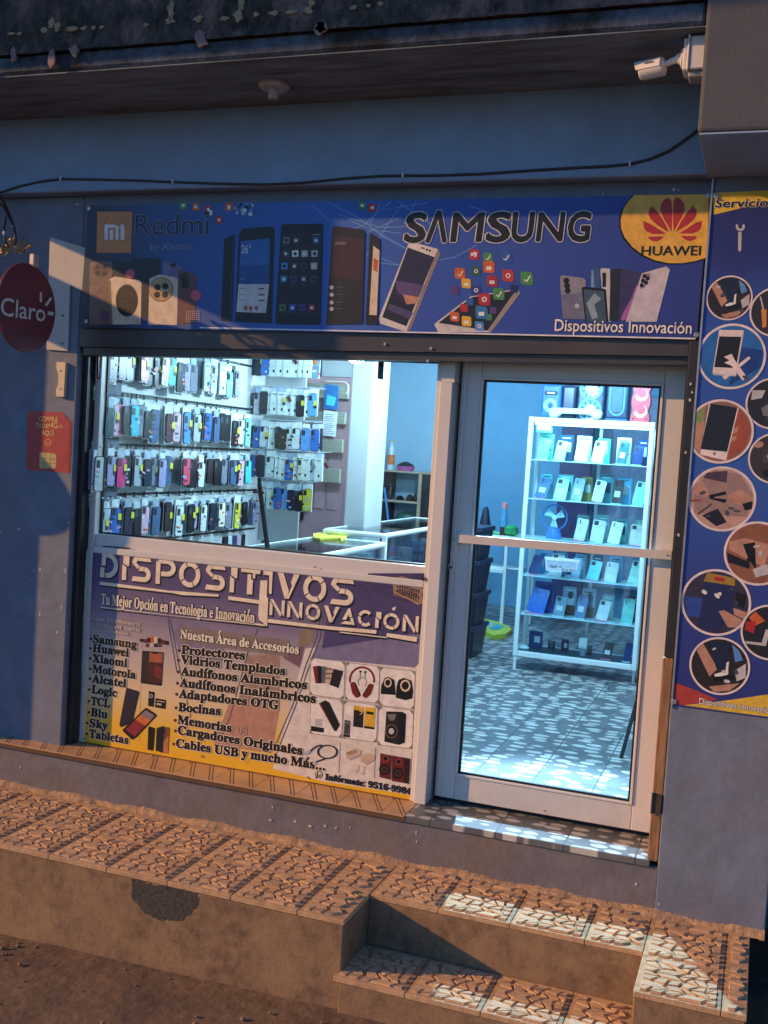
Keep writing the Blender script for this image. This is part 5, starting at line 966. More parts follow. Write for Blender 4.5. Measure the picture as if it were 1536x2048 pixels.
def packet(c, face, col, style, wd, ht, lab, grp):
    ax, nr = frame_axes(face); m = hx(PK[col], .3); tl = rp_.uniform(-.06, .06); hd = rp_.uniform(.022, .045)
    t = thing('phone_case', lab, 'phone case', tuple(c), grp); h = wd / 2
    mb = MB()
    if style == 'card': slab(mb, c, ax, nr, -h, h, -ht, .0, -.006, 0, hx('dfe9e9', .35), tl)
    else: slab(mb, c, ax, nr, -h * .8, h * .8, -hd, .0, -.003, 0, hx(rp_.choice(HEAD), .3), tl, .008); slab(mb, c, ax, nr, -h, h, -ht, -hd - .001, -.005, -.001, M_SLV, tl, .006)
    mb.build('sleeve', t)
    mb = MB(); k = .80 if style == 'card' else .92
    if style == 'box':
        slab(mb, c, ax, nr, -h * .96, h * .96, -ht * .98, -.03, 0, .006, hx('dde8e4'), tl)
        slab(mb, c, ax, nr, -h * .3, h * .45, -ht * .62, -ht * .40, .006, .0072, m, tl + .6); slab(mb, c, ax, nr, -h * .1, h * .3, -ht * .84, -ht * .74, .006, .007, M_BLACK, tl); slab(mb, c, ax, nr, -h * .6, h * .5, -ht * .27, -ht * .23, .006, .007, hx('7a9aa4'), tl)
    else:
        slab(mb, c, ax, nr, -h * k - .0028, h * k + .0028, -ht * .985, -hd - .004, 0, .0035, M_RIM, tl, .014); slab(mb, c, ax, nr, -h * k, h * k, -ht * .97, -hd - .008, .0036, .009, m, tl, .013)
        slab(mb, c, ax, nr, -h * k * .85, -h * k * .1, -ht * .42, -ht * .24, .009, .011, hx('1a1e2a') if col != 'black' else hx('3a4456'), tl)
        if style in ('pattern', 'card'):
            for i in range(4): slab(mb, c, ax, nr, h * rp_.uniform(-.6, 0), h * rp_.uniform(.1, .6), -ht * (.5 + .11 * i) - .012, -ht * (.5 + .11 * i), .009, .0102, hx(rp_.choice(['e8e4ec', '1a2440', 'd8a0b8', '8ab0e0', 'c86a5a', '2a3a6a'])), tl + rp_.uniform(-.4, .4))
    mb.build('cover', t)
    if style == 'tagged' or rp_.random() < .15:
        mb = MB(); y0 = -ht * rp_.uniform(.5, .62); slab(mb, c, ax, nr, h * .35, h * 1.05, y0, y0 + ht * .17, .0112, .0122, M_PRICE, tl); slab(mb, c, ax, nr, h * .35, h * 1.05, y0 - ht * .1, y0, .0112, .0121, M_BLACK, tl); mb.build('price_tag', t)
    return t
SPARE = [hx(x, .3) for x in ('0e111c', '1e2a44', '5a6a86', '98a8bc', 'b8c8d4', '3a2a38', '6a5a78', '20343c')]
def spares(c, face, wd, ht, n, lab, grp):
    ax, nr = frame_axes(face)
    for i in range(n):
        cc_ = c - nr * (.018 + .016 * i) + ax * rp_.uniform(-.012, .016); mb = MB(); tl = rp_.uniform(-.05, .05)
        slab(mb, cc_, ax, nr, -wd / 2, wd / 2, -ht * rp_.uniform(.93, 1.02), -.03, -.005, .004, rp_.choice(SPARE), tl); slab(mb, cc_, ax, nr, -wd / 2, wd / 2, -.03, 0, -.001, .001, M_SLV, tl)
        tag(mb.build('phone_case'), lab, 'phone case', grp)
ROWS = [
 ('top', 2.172, [(205, 'maroon', 'pattern'), (228, 'dark blue', 'card'), (244, 'black', 'bare'), (263, 'slate blue', 'tagged'), (283, 'pink', 'tagged'), (300, 'black', 'bare'), (315, 'dark brown', 'pattern'), (328, 'cream', 'pattern'), (341, 'cyan', 'tagged'), (357, 'black', 'card'), (375, 'lilac', 'bare'), (388, 'grey', 'bare'), (410, 'white', 'box'), (424, 'white', 'card'), (444, 'dark blue', 'box'), (461, 'mint', 'pattern'), (474, 'lilac', 'pattern')]),
 ('second', 1.868, [(206, 'dark teal', 'bare'), (216, 'dark teal', 'bare'), (227, 'floral pink', 'pattern'), (241, 'pink', 'pattern'), (252, 'black', 'bare'), (266, 'cyan', 'pattern'), (283, 'grey', 'bare'), (293, 'black', 'bare'), (308, 'slate blue', 'card'), (333, 'maroon', 'card'), (352, 'floral pink', 'pattern'), (372, 'blue white', 'card'), (391, 'pale grey', 'tagged'), (413, 'blue', 'pattern'), (429, 'slate blue', 'bare'), (440, 'black', 'bare'), (451, 'black', 'bare'), (466, 'black', 'card'), (479, 'white', 'pattern'), (492, 'mint', 'card')]),
 ('third', 1.588, [(195, 'white', 'card'), (208, 'black', 'bare'), (220, 'lilac', 'tagged'), (237, 'hot pink', 'tagged'), (256, 'black', 'pattern'), (275, 'pale grey', 'tagged'), (292, 'dark blue', 'pattern'), (308, 'grey', 'bare'), (321, 'lilac', 'bare'), (338, 'slate blue', 'tagged'), (367, 'red pink', 'pattern'), (381, 'black', 'bare'), (390, 'maroon', 'bare'), (403, 'white', 'pattern'), (420, 'dark brown', 'bare'), (431, 'black', 'bare'), (441, 'black', 'bare'), (451, 'grey', 'bare'), (461, 'slate blue', 'bare'), (472, 'black', 'tagged'), (484, 'floral pink', 'pattern'), (495, 'turquoise', 'bare')]),
 ('lowest', 1.312, [(196, 'grey', 'bare'), (206, 'pale grey', 'bare'), (216, 'white', 'card'), (231, 'blue', 'pattern'), (252, 'navy', 'tagged'), (271, 'black', 'bare'), (289, 'floral pink', 'pattern'), (308, 'slate blue', 'bare'), (333, 'dark brown', 'bare'), (356, 'white', 'card'), (378, 'black', 'bare'), (390, 'lilac', 'bare'), (404, 'white', 'pattern'), (422, 'navy', 'pattern'), (440, 'cream', 'pattern'), (458, 'grey', 'bare'), (474, 'yellow', 'card'), (490, 'black', 'bare'), (505, 'lilac', 'pattern')])]
SW = {'bare': 'plain %s phone case', 'pattern': 'patterned %s phone case', 'card': 'white carded %s phone case', 'tagged': 'price tagged %s phone case', 'box': 'white case box with %s picture'}
for rn, zt_, L_ in ROWS:
    for i, (px, col, sty) in enumerate(L_):
        pr = BX(px, 1024 + 0, -3.325); y = pr.y
        # project exact: same column at the packet's height
        for _ in range(3):
            q = Vector((-3.325, y, zt_ - .1)) - CAM; u_ = 768 + FPX * q.dot(RT) / q.dot(F_); q2 = Vector((-3.325, y + .01, zt_ - .1)) - CAM; u2_ = 768 + FPX * q2.dot(RT) / q2.dot(F_)
            y += (px - u_) / (u2_ - u_) * .01
        c = Vector((-3.325 + rp_.uniform(-.014, .014), y, zt_ - rp_.uniform(-.004, .022)))
        wd = (.086 if sty != 'card' else .1) * rp_.uniform(.88, 1.06); ht = .208 if sty != 'card' else .222
        packet(c, 'x', col, sty, wd, ht, (SW[sty] + ', %s from the left on the %s rail') % (col, ORD[i], rn), 'phone cases on the ' + rn + ' rail')
        spares(c, 'x', wd * .96, ht, 2 if (i + len(rn)) % 3 else 1, 'half hidden packet behind the %s case of the %s rail' % (ORD[i], rn), 'spare packets behind the %s case of the %s rail' % (ORD[i], rn))
        mb = MB(); mb.tube([(XP, y, zt_ + .016), (-3.315, y, zt_ + .006), (-3.30, y, zt_ + .012)], .0028, M_HOOK, n=5); mb.tube([(XP + .002, y, zt_ + .03), (XP + .002, y, zt_ - .0)], .006, M_BLACK, n=5); mb.build('hook', sw)
B2 = [('top', 2.32, [(505, 'navy', 'bare'), (520, 'black', 'tagged'), (534, 'blue', 'pattern'), (549, 'maroon', 'box'), (563, 'red pink', 'box'), (577, 'maroon', 'box'), (592, 'black', 'box'), (607, 'orange', 'box'), (619, 'orange', 'box'), (631, 'blue white', 'card')]),
 ('second', 2.055, [(510, 'black', 'bare'), (518, 'pale grey', 'pattern'), (529, 'dark brown', 'bare'), (540, 'black', 'box'), (551, 'maroon', 'box'), (564, 'maroon', 'box'), (577, 'grey', 'box'), (590, 'maroon', 'box'), (602, 'black', 'bare'), (612, 'blue', 'box'), (625, 'blue white', 'tagged')]),
 ('third', 1.825, [(507, 'dark blue', 'bare'), (517, 'blue', 'bare'), (531, 'white', 'card'), (545, 'black', 'box'), (557, 'black', 'bare'), (567, 'green black', 'pattern'), (579, 'white', 'card'), (592, 'white', 'card'), (613, 'blue white', 'bare'), (630, 'blue', 'pattern')]),
 ('fourth', 1.618, [(506, 'blue', 'pattern'), (521, 'navy', 'pattern'), (543, 'white', 'card'), (556, 'cream', 'box'), (568, 'black', 'box'), (580, 'blue', 'pattern'), (592, 'black', 'box'), (603, 'cream', 'card'), (614, 'grey', 'box'), (625, 'pale grey', 'card'), (637, 'maroon', 'box')]),
 ('lowest', 1.41, [(526, 'white', 'card'), (541, 'slate blue', 'box'), (555, 'blue', 'pattern'), (569, 'blue white', 'pattern'), (583, 'navy', 'card'), (597, 'black', 'tagged'), (607, 'green black', 'bare'), (615, 'yellow', 'card')])]
for rn, zt_, L_ in B2:
    for i, (px, col, sty) in enumerate(L_):
        yy = 2.08; x = BY(px, 850, yy).x
        for _ in range(3):
            q = Vector((x, yy, zt_ - .1)) - CAM; u_ = 768 + FPX * q.dot(RT) / q.dot(F_); q2 = Vector((x + .01, yy, zt_ - .1)) - CAM; x += (px - u_) / ((768 + FPX * q2.dot(RT) / q2.dot(F_)) - u_) * .01
        c = Vector((x, yy - .006 * (i % 3), zt_ - rp_.uniform(0, .01)))
        packet(c, 'y', col, sty, .062 if sty != 'card' else .07, .19, (SW[sty] + ', %s from left in the %s hook board row') % (col, ORD[i], rn), 'phone covers on the %s row of the hook board' % rn)
        spares(c, 'y', .058, .185, 1, 'half hidden box behind the %s cover of the hook board %s row' % (ORD[i], rn), 'spare boxes behind the %s cover of the %s hook board row' % (ORD[i], rn))
        mb = MB(); mb.tube([(x, 2.3, zt_ + .014), (x, 2.06, zt_ + .004), (x, 2.04, zt_ + .01)], .0026, M_HOOK, n=5); mb.build('hook', b2)
    mb = MB(); mb.box(-3.4, -2.95, 2.285, 2.299, zt_ + .004, zt_ + .022, M_HOOK); mb.build('rail', b2)
# few short covers on the bottom ledge
for i, px in enumerate([452, 460, 468, 478, 486]):
    p = BX(px, 1068, -3.22); mb = MB(); slab(mb, Vector((-3.22, p.y, 1.055)), Vector((0, 1, 0)), Vector((1, 0, 0)), -.03, .03, -.10, 0, -.01, .004, hx(['101420', 'c8d0d8', '2a3a5a', 'b0a0b8', '0e0e16'][i]), rp_.uniform(-.05, .05))
    tag(mb.build('phone_case'), ['black', 'white', 'blue', 'lilac', 'small black'][i] + ' short phone case under the lowest rail of the wall panel', 'phone case', 'short cases under the lowest rail')
# ------------------------------------------------------------------ pink door with planks, papers
pd = thing('pink_door', 'dusty pink panelled inner door behind the hook board', 'door', (-3.1, 2.48, FZ))
M_PINK = mat('dusty_pink_paint', (.50, .32, .36), .55, var=.06)
mb = MB(); mb.box(-3.43, -2.815, 2.47, 2.51, FZ, 2.165, M_PINK, bev=.003); mb.build('leaf', pd)
mb = MB(); mb.box(-2.81, -2.792, 2.44, 2.5, FZ, 2.165, M_PINK, bev=.003); mb.build('door_frame', pd)
for x0, x1_ in ((-3.05, -2.97), (-2.95, -2.87)):
    for z0, z1 in ((.2, .95), (1.22, 1.9)): mb = MB(); mb.box(x0, x1_, 2.462, 2.4695, z0, z1, M_PINK, bev=.006); mb.build('panel', pd)
k = BY(607, 1016, 2.44); mb = MB(); mb.lathe([(.02, .03), (.012, .01), (.022, -.01), (.024, -.03), (.012, -.04)], (k.x, 2.44, k.z), M_BLACK, n=16, axis='y'); mb.box(k.x - .022, k.x - .008, 2.455, 2.469, k.z - .09, k.z + .02, M_BLACK); mb.build('handle', pd, smooth=True)
M_PLK = mat('grey_green_plank', (.26, .27, .22), .7, var=.2, scale=14, bump=.2, stretch=(1, 4, 6))
for i, (py0, py1, nm) in enumerate([(768, 797, 'topmost'), (824, 848, 'second'), (878, 905, 'third'), (937, 966, 'lowest')]):
    z1 = BY(665, py0, 2.40).z; z0 = BY(665, py1, 2.40).z; mb = MB(); mb.box(-3.38, BY([693, 690, 688, 686][i], 850, 2.4).x, 2.395, 2.425, z0, z1, M_PLK, bev=.004)
    t = tag(mb.build('plank'), nm + ' of the grey green planks nailed across the pink door', 'plank', 'planks across the pink door')
mb = MB(); q = [BY(x, y, 2.37) for x, y in [(651, 768), (677, 772), (675, 820), (647, 817)]]; mb.prism(q, (0, .006, 0), hx('2a6aa8')); 
tag(mb.build('blue_packet'), 'blue patterned packet hanging on a plank of the pink door', 'packet')
mb = MB(); mb.prism([BY(x, y, 2.365) for x, y in [(655, 790), (672, 795), (668, 812), (652, 810)]], (0, .002, 0), hx('48c0e8')); o = mb.build('picture', bpy.data.objects['blue_packet'])
a = Art(lambda px, py: BY(px, py, 2.36), (0, -1, 0)); a.t = (1, 0, 0); a.poly([(648, 820), (676, 824), (671, 874), (643, 870)], hx('d4dce0'))
for i in range(10): a.stroke([(650 - i * .35, 828 + i * 4.2), (665 + 8 * rp_.random() - i * .4, 830 + i * 4.2)], 1.2, hx('6a7888'))
tag(a.mb.build('paper_notice'), 'white written paper hanging on the planks of the pink door', 'notice')
mb = MB(); mb.tube([BY(x, y, 2.3) for x, y in [(650, 762), (665, 763), (690, 764), (696, 770), (696, 782), (692, 788)]], .004, hx('c8c4a0'), n=5); tag(mb.build('cable'), 'pale cord hanging over the top of the pink door', 'cable')

# ------------------------------------------------------------------ glass counters
M_FR = mat('white_tube', (.76, .82, .82), .3, var=.03)
def counter(name, lab, x0, x1_, y0, y1, zt_, seed, items):
    t = thing(name, lab, 'counter', ((x0 + x1_) / 2, (y0 + y1) / 2, FZ)); r = .018
    mb = MB()
    for P in [((x0, y0), (x1_, y0)), ((x1_, y0), (x1_, y1)), ((x1_, y1), (x0, y1)), ((x0, y1), (x0, y0))]: mb.tube([(P[0][0], P[0][1], zt_ - r), (P[1][0], P[1][1], zt_ - r)], r, M_FR, n=12)
    for x, y in ((x0, y0), (x1_, y0), (x1_, y1), (x0, y1)): mb.box(x - .016, x + .016, y - .016, y + .016, FZ, zt_ - .01, M_FR, bev=.004)
    for z in (.12, zt_ - .34): 
        for P in [((x0, y0), (x1_, y0)), ((x1_, y0), (x1_, y1)), ((x1_, y1), (x0, y1)), ((x0, y1), (x0, y0))]: mb.tube([(P[0][0], P[0][1], z), (P[1][0], P[1][1], z)], .01, M_FR, n=8)
    mb.build('frame', t, smooth=True)
    mb = MB(); mb.box(x0 + .012, x1_ - .012, y0 + .012, y1 - .012, zt_ - .010, zt_ - .004, M_CGL); mb.build('glass_top', t)
    mb = MB(); mb.box(x1_ - .003, x1_ + .003, y0 + .02, y1 - .02, .14, zt_ - .04, M_CGL); mb.box(x0 + .02, x1_ - .02, y0 - .003, y0 + .003, .14, zt_ - .04, M_CGL); mb.build('glass_side', t)
    mb = MB(); mb.box(x0 + .012, x1_ - .012, y0 + .012, y1 - .012, zt_ - .335, zt_ - .328, M_CGL); mb.box(x0, x1_, y0, y1, .10, .112, M_FR); mb.build('shelf', t)
    return t
counter('glass_counter', 'white framed glass counter nearest the window, full of small boxes', -2.79, -2.315, .42, 1.97, 1.07, 1, 0)
counter('glass_counter', 'taller white framed glass counter in front of the white pillar', -2.77, -2.342, 2.055, 4.0, 1.12, 2, 0)
bc = ['2a3f9a', 'dfe6ea', '9ac8e8', 'c83a6a', 'e8eef0', '5a4a9a', '1a2a5a', 'b8d8e8', 'e0507a', '7ab0d8', '182038', 'd8e0e8']
nmz = ['blue', 'white', 'pale blue', 'crimson', 'bright white', 'purple', 'navy', 'ice blue', 'rose', 'sky blue', 'black', 'off white']
def pbox(x, y, z, w_, d_, h_, i, lab, grp, rz=0):
    mb = MB(); M = Matrix.Translation((x, y, z)) @ Matrix.Rotation(rz, 4, 'Z'); mb.box(-w_ / 2, w_ / 2, -d_ / 2, d_ / 2, 0, h_, hx(bc[i % 12], .35), bev=.003, mtx=M); mb.box(w_ / 2, w_ / 2 + .0008, -d_ * .3, d_ * .3, h_ * .55, h_ * .8, hx(bc[(i + 3) % 12]), mtx=M); mb.box(-w_ * .3, w_ * .3, -d_ / 2 - .0008, -d_ / 2, h_ * .55, h_ * .8, hx(bc[(i + 3) % 12]), mtx=M)
    tag(mb.build('phone_box'), lab, 'box', grp)
rb = random.Random(4)
for i in range(12): pbox(-2.40 - .16 * (i % 2), 2.2 + .13 * i, .793, .05, .085, rb.uniform(.13, .2), i, '%s phone box, %s along the taller glass counter' % (nmz[i], ORD[i]), 'boxes in the taller glass counter', rb.uniform(-.2, .2))
for i in range(12): pbox(-2.38 - .15 * (i % 3), .95 + .08 * i, .743, .05, .07, rb.uniform(.08, .24), i + 4, '%s box, %s along the glass counter nearest the window' % (nmz[(i + 4) % 12], ORD[i]), 'boxes in the counter nearest the window', rb.uniform(-.3, .3))
mb = MB(); zc = 1.0675; P = [BZ(x, y, zc) for x, y in [(626, 1070), (640, 1068), (655, 1072), (678, 1071), (681, 1066), (697, 1074), (682, 1084), (680, 1078), (655, 1079), (640, 1080), (627, 1078)]]
mb.prism(P, (0, 0, .012), hx('e8e05a')); tag(mb.build('yellow_tag'), 'yellow arrow shaped tag lying on the glass counter near the window', 'tag')
# black stick on the counter
mb = MB(); p0 = BY(519, 968, .62); p1 = BY(536, 1120, .62); p1.z = 1.07; p1.x = p0.x + (p1.x - p0.x); mb.tube([p1, p0], .0135, M_BLACK, n=12); mb.tube([p0 + Vector((-.035, 0, -.045)), p0 + Vector((.03, 0, -.045))], .006, M_BLACK, n=8); mb.tube([p0, p0 + Vector((-.003, 0, .035))], .011, M_BLACK, n=10)
tag(mb.build('black_stand', smooth=True), 'slim black stick stand leaning upright behind the window glass', 'stand')

# ------------------------------------------------------------------ things at the back, seen past the pillar
M_SHW = mat('raw_shelf_wood', (.36, .29, .22), .7, var=.3, scale=18, stretch=(1, 5, 5))
ysh = 6.72
def SX(px, py): return BY(px, py, ysh)
ws = thing('wooden_shelf', 'rough wooden shelf unit against the blue back wall', 'shelf', (SX(820, 1000).x, ysh, SX(820, 1100).z))
zA, zB = SX(800, 941).z, SX(800, 1000).z; xa, xb = SX(770, 945).x, SX(862, 945).x
mb = MB(); mb.box(xa, xb + .06, ysh - .1, ysh + .26, zA - .022, zA, M_SHW, bev=.003); mb.build('top_board', ws)
mb = MB(); mb.box(xa, xb - .1, ysh - .1, ysh + .26, zB - .026, zB, M_SHW, bev=.003); mb.build('middle_board', ws)
mb = MB(); mb.box(xb - .11, xb - .07, ysh - .1, ysh - .06, .3, zA - .023, M_SHW, bev=.003); mb.build('post', ws)
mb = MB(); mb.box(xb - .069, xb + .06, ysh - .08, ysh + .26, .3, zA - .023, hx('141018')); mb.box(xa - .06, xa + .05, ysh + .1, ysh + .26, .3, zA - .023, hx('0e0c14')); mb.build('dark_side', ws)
b0 = SX(781, 936); bt = thing('soda_bottle', 'clear soda bottle with an orange label standing on the wooden shelf', 'bottle', (b0.x, ysh, zA))
M_PET = mat('pale_bottle', (.45, .6, .7), .15, spec=.8)
mb = MB(); mb.lathe([(.038, 0), (.040, .03), (.040, .22), (.034, .255), (.016, .30), (.014, .315)], (b0.x, ysh, zA), M_PET, n=16); mb.build('bottle', bt, smooth=True)
mb = MB(); mb.lathe([(.0412, .06), (.0412, .17)], (b0.x, ysh, zA), hx('c8702a'), n=16); mb.build('label', bt); mb = MB(); mb.lathe([(.016, .315), (.016, .335)], (b0.x, ysh, zA), hx('c8b83a'), n=12); mb.build('cap', bt)
c0 = SX(811, 936); tr = thing('pink_tray', 'pink plastic tray with a dark cloth heaped in it on the wooden shelf', 'tray', (c0.x, ysh, zA))
mb = MB(); mb.lathe([(.085, 0), (.105, .05), (.115, .055), (.10, .05), (.08, .01)], (c0.x, ysh, zA), hx('b85a9a'), n=16); mb.build('tray', tr, smooth=True)
mb = MB(); mb.lathe([(.10, .05), (.085, .075), (.03, .10), (.01, .105)], (c0.x, ysh, zA), hx('10101c'), n=12); mb.build('cloth', tr, smooth=True)
d0 = SX(780, 995); mb = MB(); mb.lathe([(.03, 0), (.03, .1), (.012, .15), (.012, .19)], (d0.x, ysh, zB), hx('3a1a1e', .2), n=12); tag(mb.build('brown_bottle', smooth=True), 'small dark brown bottle on the middle shelf board at the back', 'bottle')
for i, (px, col, nm) in enumerate([(800, '10121c', 'flat black'), (820, '141018', 'round black'), (833, '0c0c14', 'spiky black')]):
    e_ = SX(px, 995); mb = MB(); mb.lathe([(.045, 0), (.05, .02), (.02, .05 + .02 * i)], (e_.x, ysh, zB), hx(col), n=10); tag(mb.build('small_tool'), nm + ' tool lying on the middle shelf board at the back', 'tool')
e_ = SX(839, 992); mb = MB(); mb.box(e_.x - .02, e_.x + .02, ysh - .03, ysh + .03, zB, zB + .08, hx('d8e4e8'), bev=.004); tag(mb.build('white_carton'), 'small white carton at the end of the middle shelf board', 'carton')
mb = MB(); mb.tube([BY(769, 975, 6.5), BY(779, 1062, 6.5)], .012, hx('3a8ad0'), n=8); tag(mb.build('broom_stick'), 'blue broom stick leaning by the wooden shelf', 'broom')
gb = SX(815, 1030); mb = MB(); mb.lathe([(.09, 0), (.14, .05), (.12, .11), (.05, .14)], (gb.x, ysh, gb.z - .1), hx('1e5048'), n=14); tag(mb.build('green_bag', smooth=True), 'dark green bag slumped under the wooden shelf', 'bag')

# ------------------------------------------------------------------ tall phone showcase
X0, X1, Y0, Y1 = -1.764, -.808, 3.59, 3.96
sc = thing('phone_showcase', 'tall white framed glass showcase of phones behind the door', 'showcase', ((X0 + X1) / 2, 3.77, FZ))
mb = MB(); fw = .036
for x in (X0, X1 - fw):
    for y in (Y0, Y1 - fw): mb.box(x, x + fw, y, y + fw, .12, 2.0, M_FR, bev=.006)
for y in (Y0, Y1 - fw): mb.box(X0 + fw, X1 - fw, y + .001, y + fw - .001, 1.955, 1.998, M_FR, bev=.006); mb.box(X0 + fw, X1 - fw, y + .001, y + fw - .001, .122, .165, M_FR, bev=.004)
for x in (X0, X1 - fw): mb.box(x + .001, x + fw - .001, Y0 + fw, Y1 - fw, 1.957, 1.998, M_FR); mb.box(x + .001, x + fw - .001, Y0 + fw, Y1 - fw, .122, .163, M_FR)
mb.build('frame', sc)
for x in (X0 + .008, X1 - .03):
    for y in (Y0 + .006, Y1 - .03): mb = MB(); mb.box(x, x + .022, y, y + .022, FZ, .12, M_FR if x < -1 else M_STEEL, bev=.003); mb.build('leg', sc)
mb = MB(); mb.box(-1.262, -1.238, Y1 - .03, Y1 - .002, .165, 1.955, M_FR, bev=.003); mb.build('back_post', sc)
SH = [1.672, 1.368, 1.06, .765, .46, .166]
for z in SH[:5]: mb = MB(); mb.box(X0 + .02, X1 - .02, Y0 + .022, Y1 - .02, z - .010, z - .002, mat('shelf_glass_edge', (.62, .86, .9), .2), bev=.002); mb.build('shelf', sc)
mb = MB(); mb.box(X0 + fw, X1 - fw, Y0 + fw, Y1 - fw, .140, .164, hx('2a4858')); mb.build('floor_board', sc)
mb = MB(); mb.box(X0 + fw, X1 - fw, Y0 + .010, Y0 + .014, .166, 1.955, glass('showcase_glass', (.90, .98, 1), refl=.35)); mb.build('glass_front', sc)
mb = MB(); mb.tube([(X0 + fw + .01, Y0 + .05, 1.948), (X1 - fw - .01, Y0 + .05, 1.948)], .008, mat('led_strip', (.7, 1, .95), .4, var=0, emit=5), n=8); mb.build('led_strip', sc)
l = bpy.data.lights.new('showcase_light', 'AREA'); l.shape = 'RECTANGLE'; l.size = .85; l.size_y = .03; l.energy = 4; l.color = (.6, 1, .95)
o = bpy.data.objects.new('showcase_light', l); COL.objects.link(o); o.location = (-1.286, Y0 + .06, 1.935); o.rotation_euler = (R_(14), 0, 0)
PHN = {'mint': '86e0d0', 'pale green': 'b8e8d4', 'white': 'e8f0ec', 'teal navy': '1e5a6e', 'navy': '14306e', 'slate': '5f84b0', 'grey': '93aebc', 'black': '10121e', 'cream': 'ece8d6', 'aqua': '38d8d8', 'royal blue': '2f78d8', 'pale blue': 'a8cce0'}
snm = ['top', 'second', 'third', 'fourth', 'fifth', 'bottom']
Z3, Z4, Z5 = (5.297, 1040, 750), (5.486, 1040, 940), (5.12, 1020, 1140)
PH = [(0, Z3, [(160, 300, 660, 870, 'mint'), (345, 480, 675, 880, 'pale green'), (560, 720, 655, 895, 'white'), (735, 885, 690, 915, 'white'), (1005, 1130, 690, 920, 'teal navy'), (1175, 1300, 710, 910, 'navy')]),
 (1, Z4, [(140, 300, 65, 290, 'slate'), (350, 510, 70, 300, 'pale green'), (540, 680, 70, 315, 'grey'), (770, 910, 90, 325, 'white'), (990, 1120, 100, 350, 'black'), (1210, 1365, 105, 355, 'mint')]),
 (2, Z4, [(570, 715, 525, 760, 'cream'), (750, 920, 535, 775, 'white'), (940, 1100, 555, 795, 'cream'), (1180, 1340, 580, 805, 'cream')]),
 (3, Z4, [(75, 200, 925, 1135, 'navy'), (290, 460, 920, 1160, 'white'), (545, 660, 960, 1180, 'pale blue'), (710, 870, 970, 1180, 'aqua'), (905, 1065, 990, 1200, 'white'), (1160, 1310, 985, 1240, 'pale green')]),
 (4, Z5, [(140, 360, 185, 430, 'royal blue'), (425, 560, 265, 450, 'grey'), (645, 770, 270, 490, 'slate'), (860, 1000, 305, 505, 'white'), (1120, 1260, 305, 545, 'mint')]),
 (5, Z5, [(925, 1040, 745, 910, 'black'), (1145, 1235, 760, 940, 'navy')])]
BX_ = [(0, Z3, [(195, 345, 620, 875, '7adcc8'), (405, 555, 630, 885, '1e4a6a'), (590, 745, 640, 900, 'cfe8e0'), (810, 945, 670, 910, '58c4c0'), (1015, 1165, 660, 925, 'd8eef0'), (1240, 1350, 685, 930, '1a3a7a')]),
 (1, Z4, [(215, 345, 35, 290, '60c8d0'), (410, 570, 40, 300, '70ccd0'), (665, 780, 70, 320, '8a8440'), (850, 1010, 40, 350, '2a98a0'), (1050, 1210, 75, 360, '58b8d8')]),
 (2, Z4, [(610, 740, 490, 760, '8accd0'), (825, 960, 490, 780, '7ad0c8'), (1030, 1165, 530, 795, '74d0cc'), (1255, 1340, 545, 800, 'a0e8dc')]),
 (3, Z4, [(200, 262, 910, 1135, '3a98d8'), (370, 500, 880, 1160, '58b0d0'), (590, 710, 920, 1180, '88c0dc'), (780, 890, 935, 1190, '24507a'), (960, 1110, 940, 1220, '90c0d8')]),
 (4, Z5, [(240, 450, 110, 430, '1c3f9a'), (525, 660, 165, 465, 'b0bccc'), (720, 860, 185, 490, 'a8b8cc'), (930, 1050, 250, 520, 'a8d8d8'), (1170, 1300, 260, 540, '1c2c3c')]),
 (5, Z5, [(185, 320, 660, 830, '123a7a'), (380, 450, 770, 860, '1a3048'), (515, 590, 760, 880, '2a2a48'), (780, 830, 830, 910, '141c28')])]
CN = {'7adcc8': 'mint', '1e4a6a': 'dark blue striped', 'cfe8e0': 'pale', '58c4c0': 'teal', 'd8eef0': 'icy white', '1a3a7a': 'royal navy', '60c8d0': 'light teal', '70ccd0': 'soft teal', '8a8440': 'olive yellow', '2a98a0': 'deep teal', '58b8d8': 'sky blue', '8accd0': 'pale teal', '7ad0c8': 'green teal', '74d0cc': 'sea green', 'a0e8dc': 'pale mint', '3a98d8': 'bright blue', '58b0d0': 'soft blue', '88c0dc': 'pale blue', '24507a': 'dark blue', '90c0d8': 'greyish blue', '1c3f9a': 'big royal blue', 'b0bccc': 'grey and brown', 'a8b8cc': 'lilac grey and brown', 'a8d8d8': 'pale green', '1c2c3c': 'black', '123a7a': 'deep blue', '1a3048': 'small dark', '2a2a48': 'violet black', '141c28': 'little black'}
def PX(z_, x, y, yy): return BY(z_[1] + x / z_[0], z_[2] + y / z_[0], yy)
WHT = hx('f0f2ee')
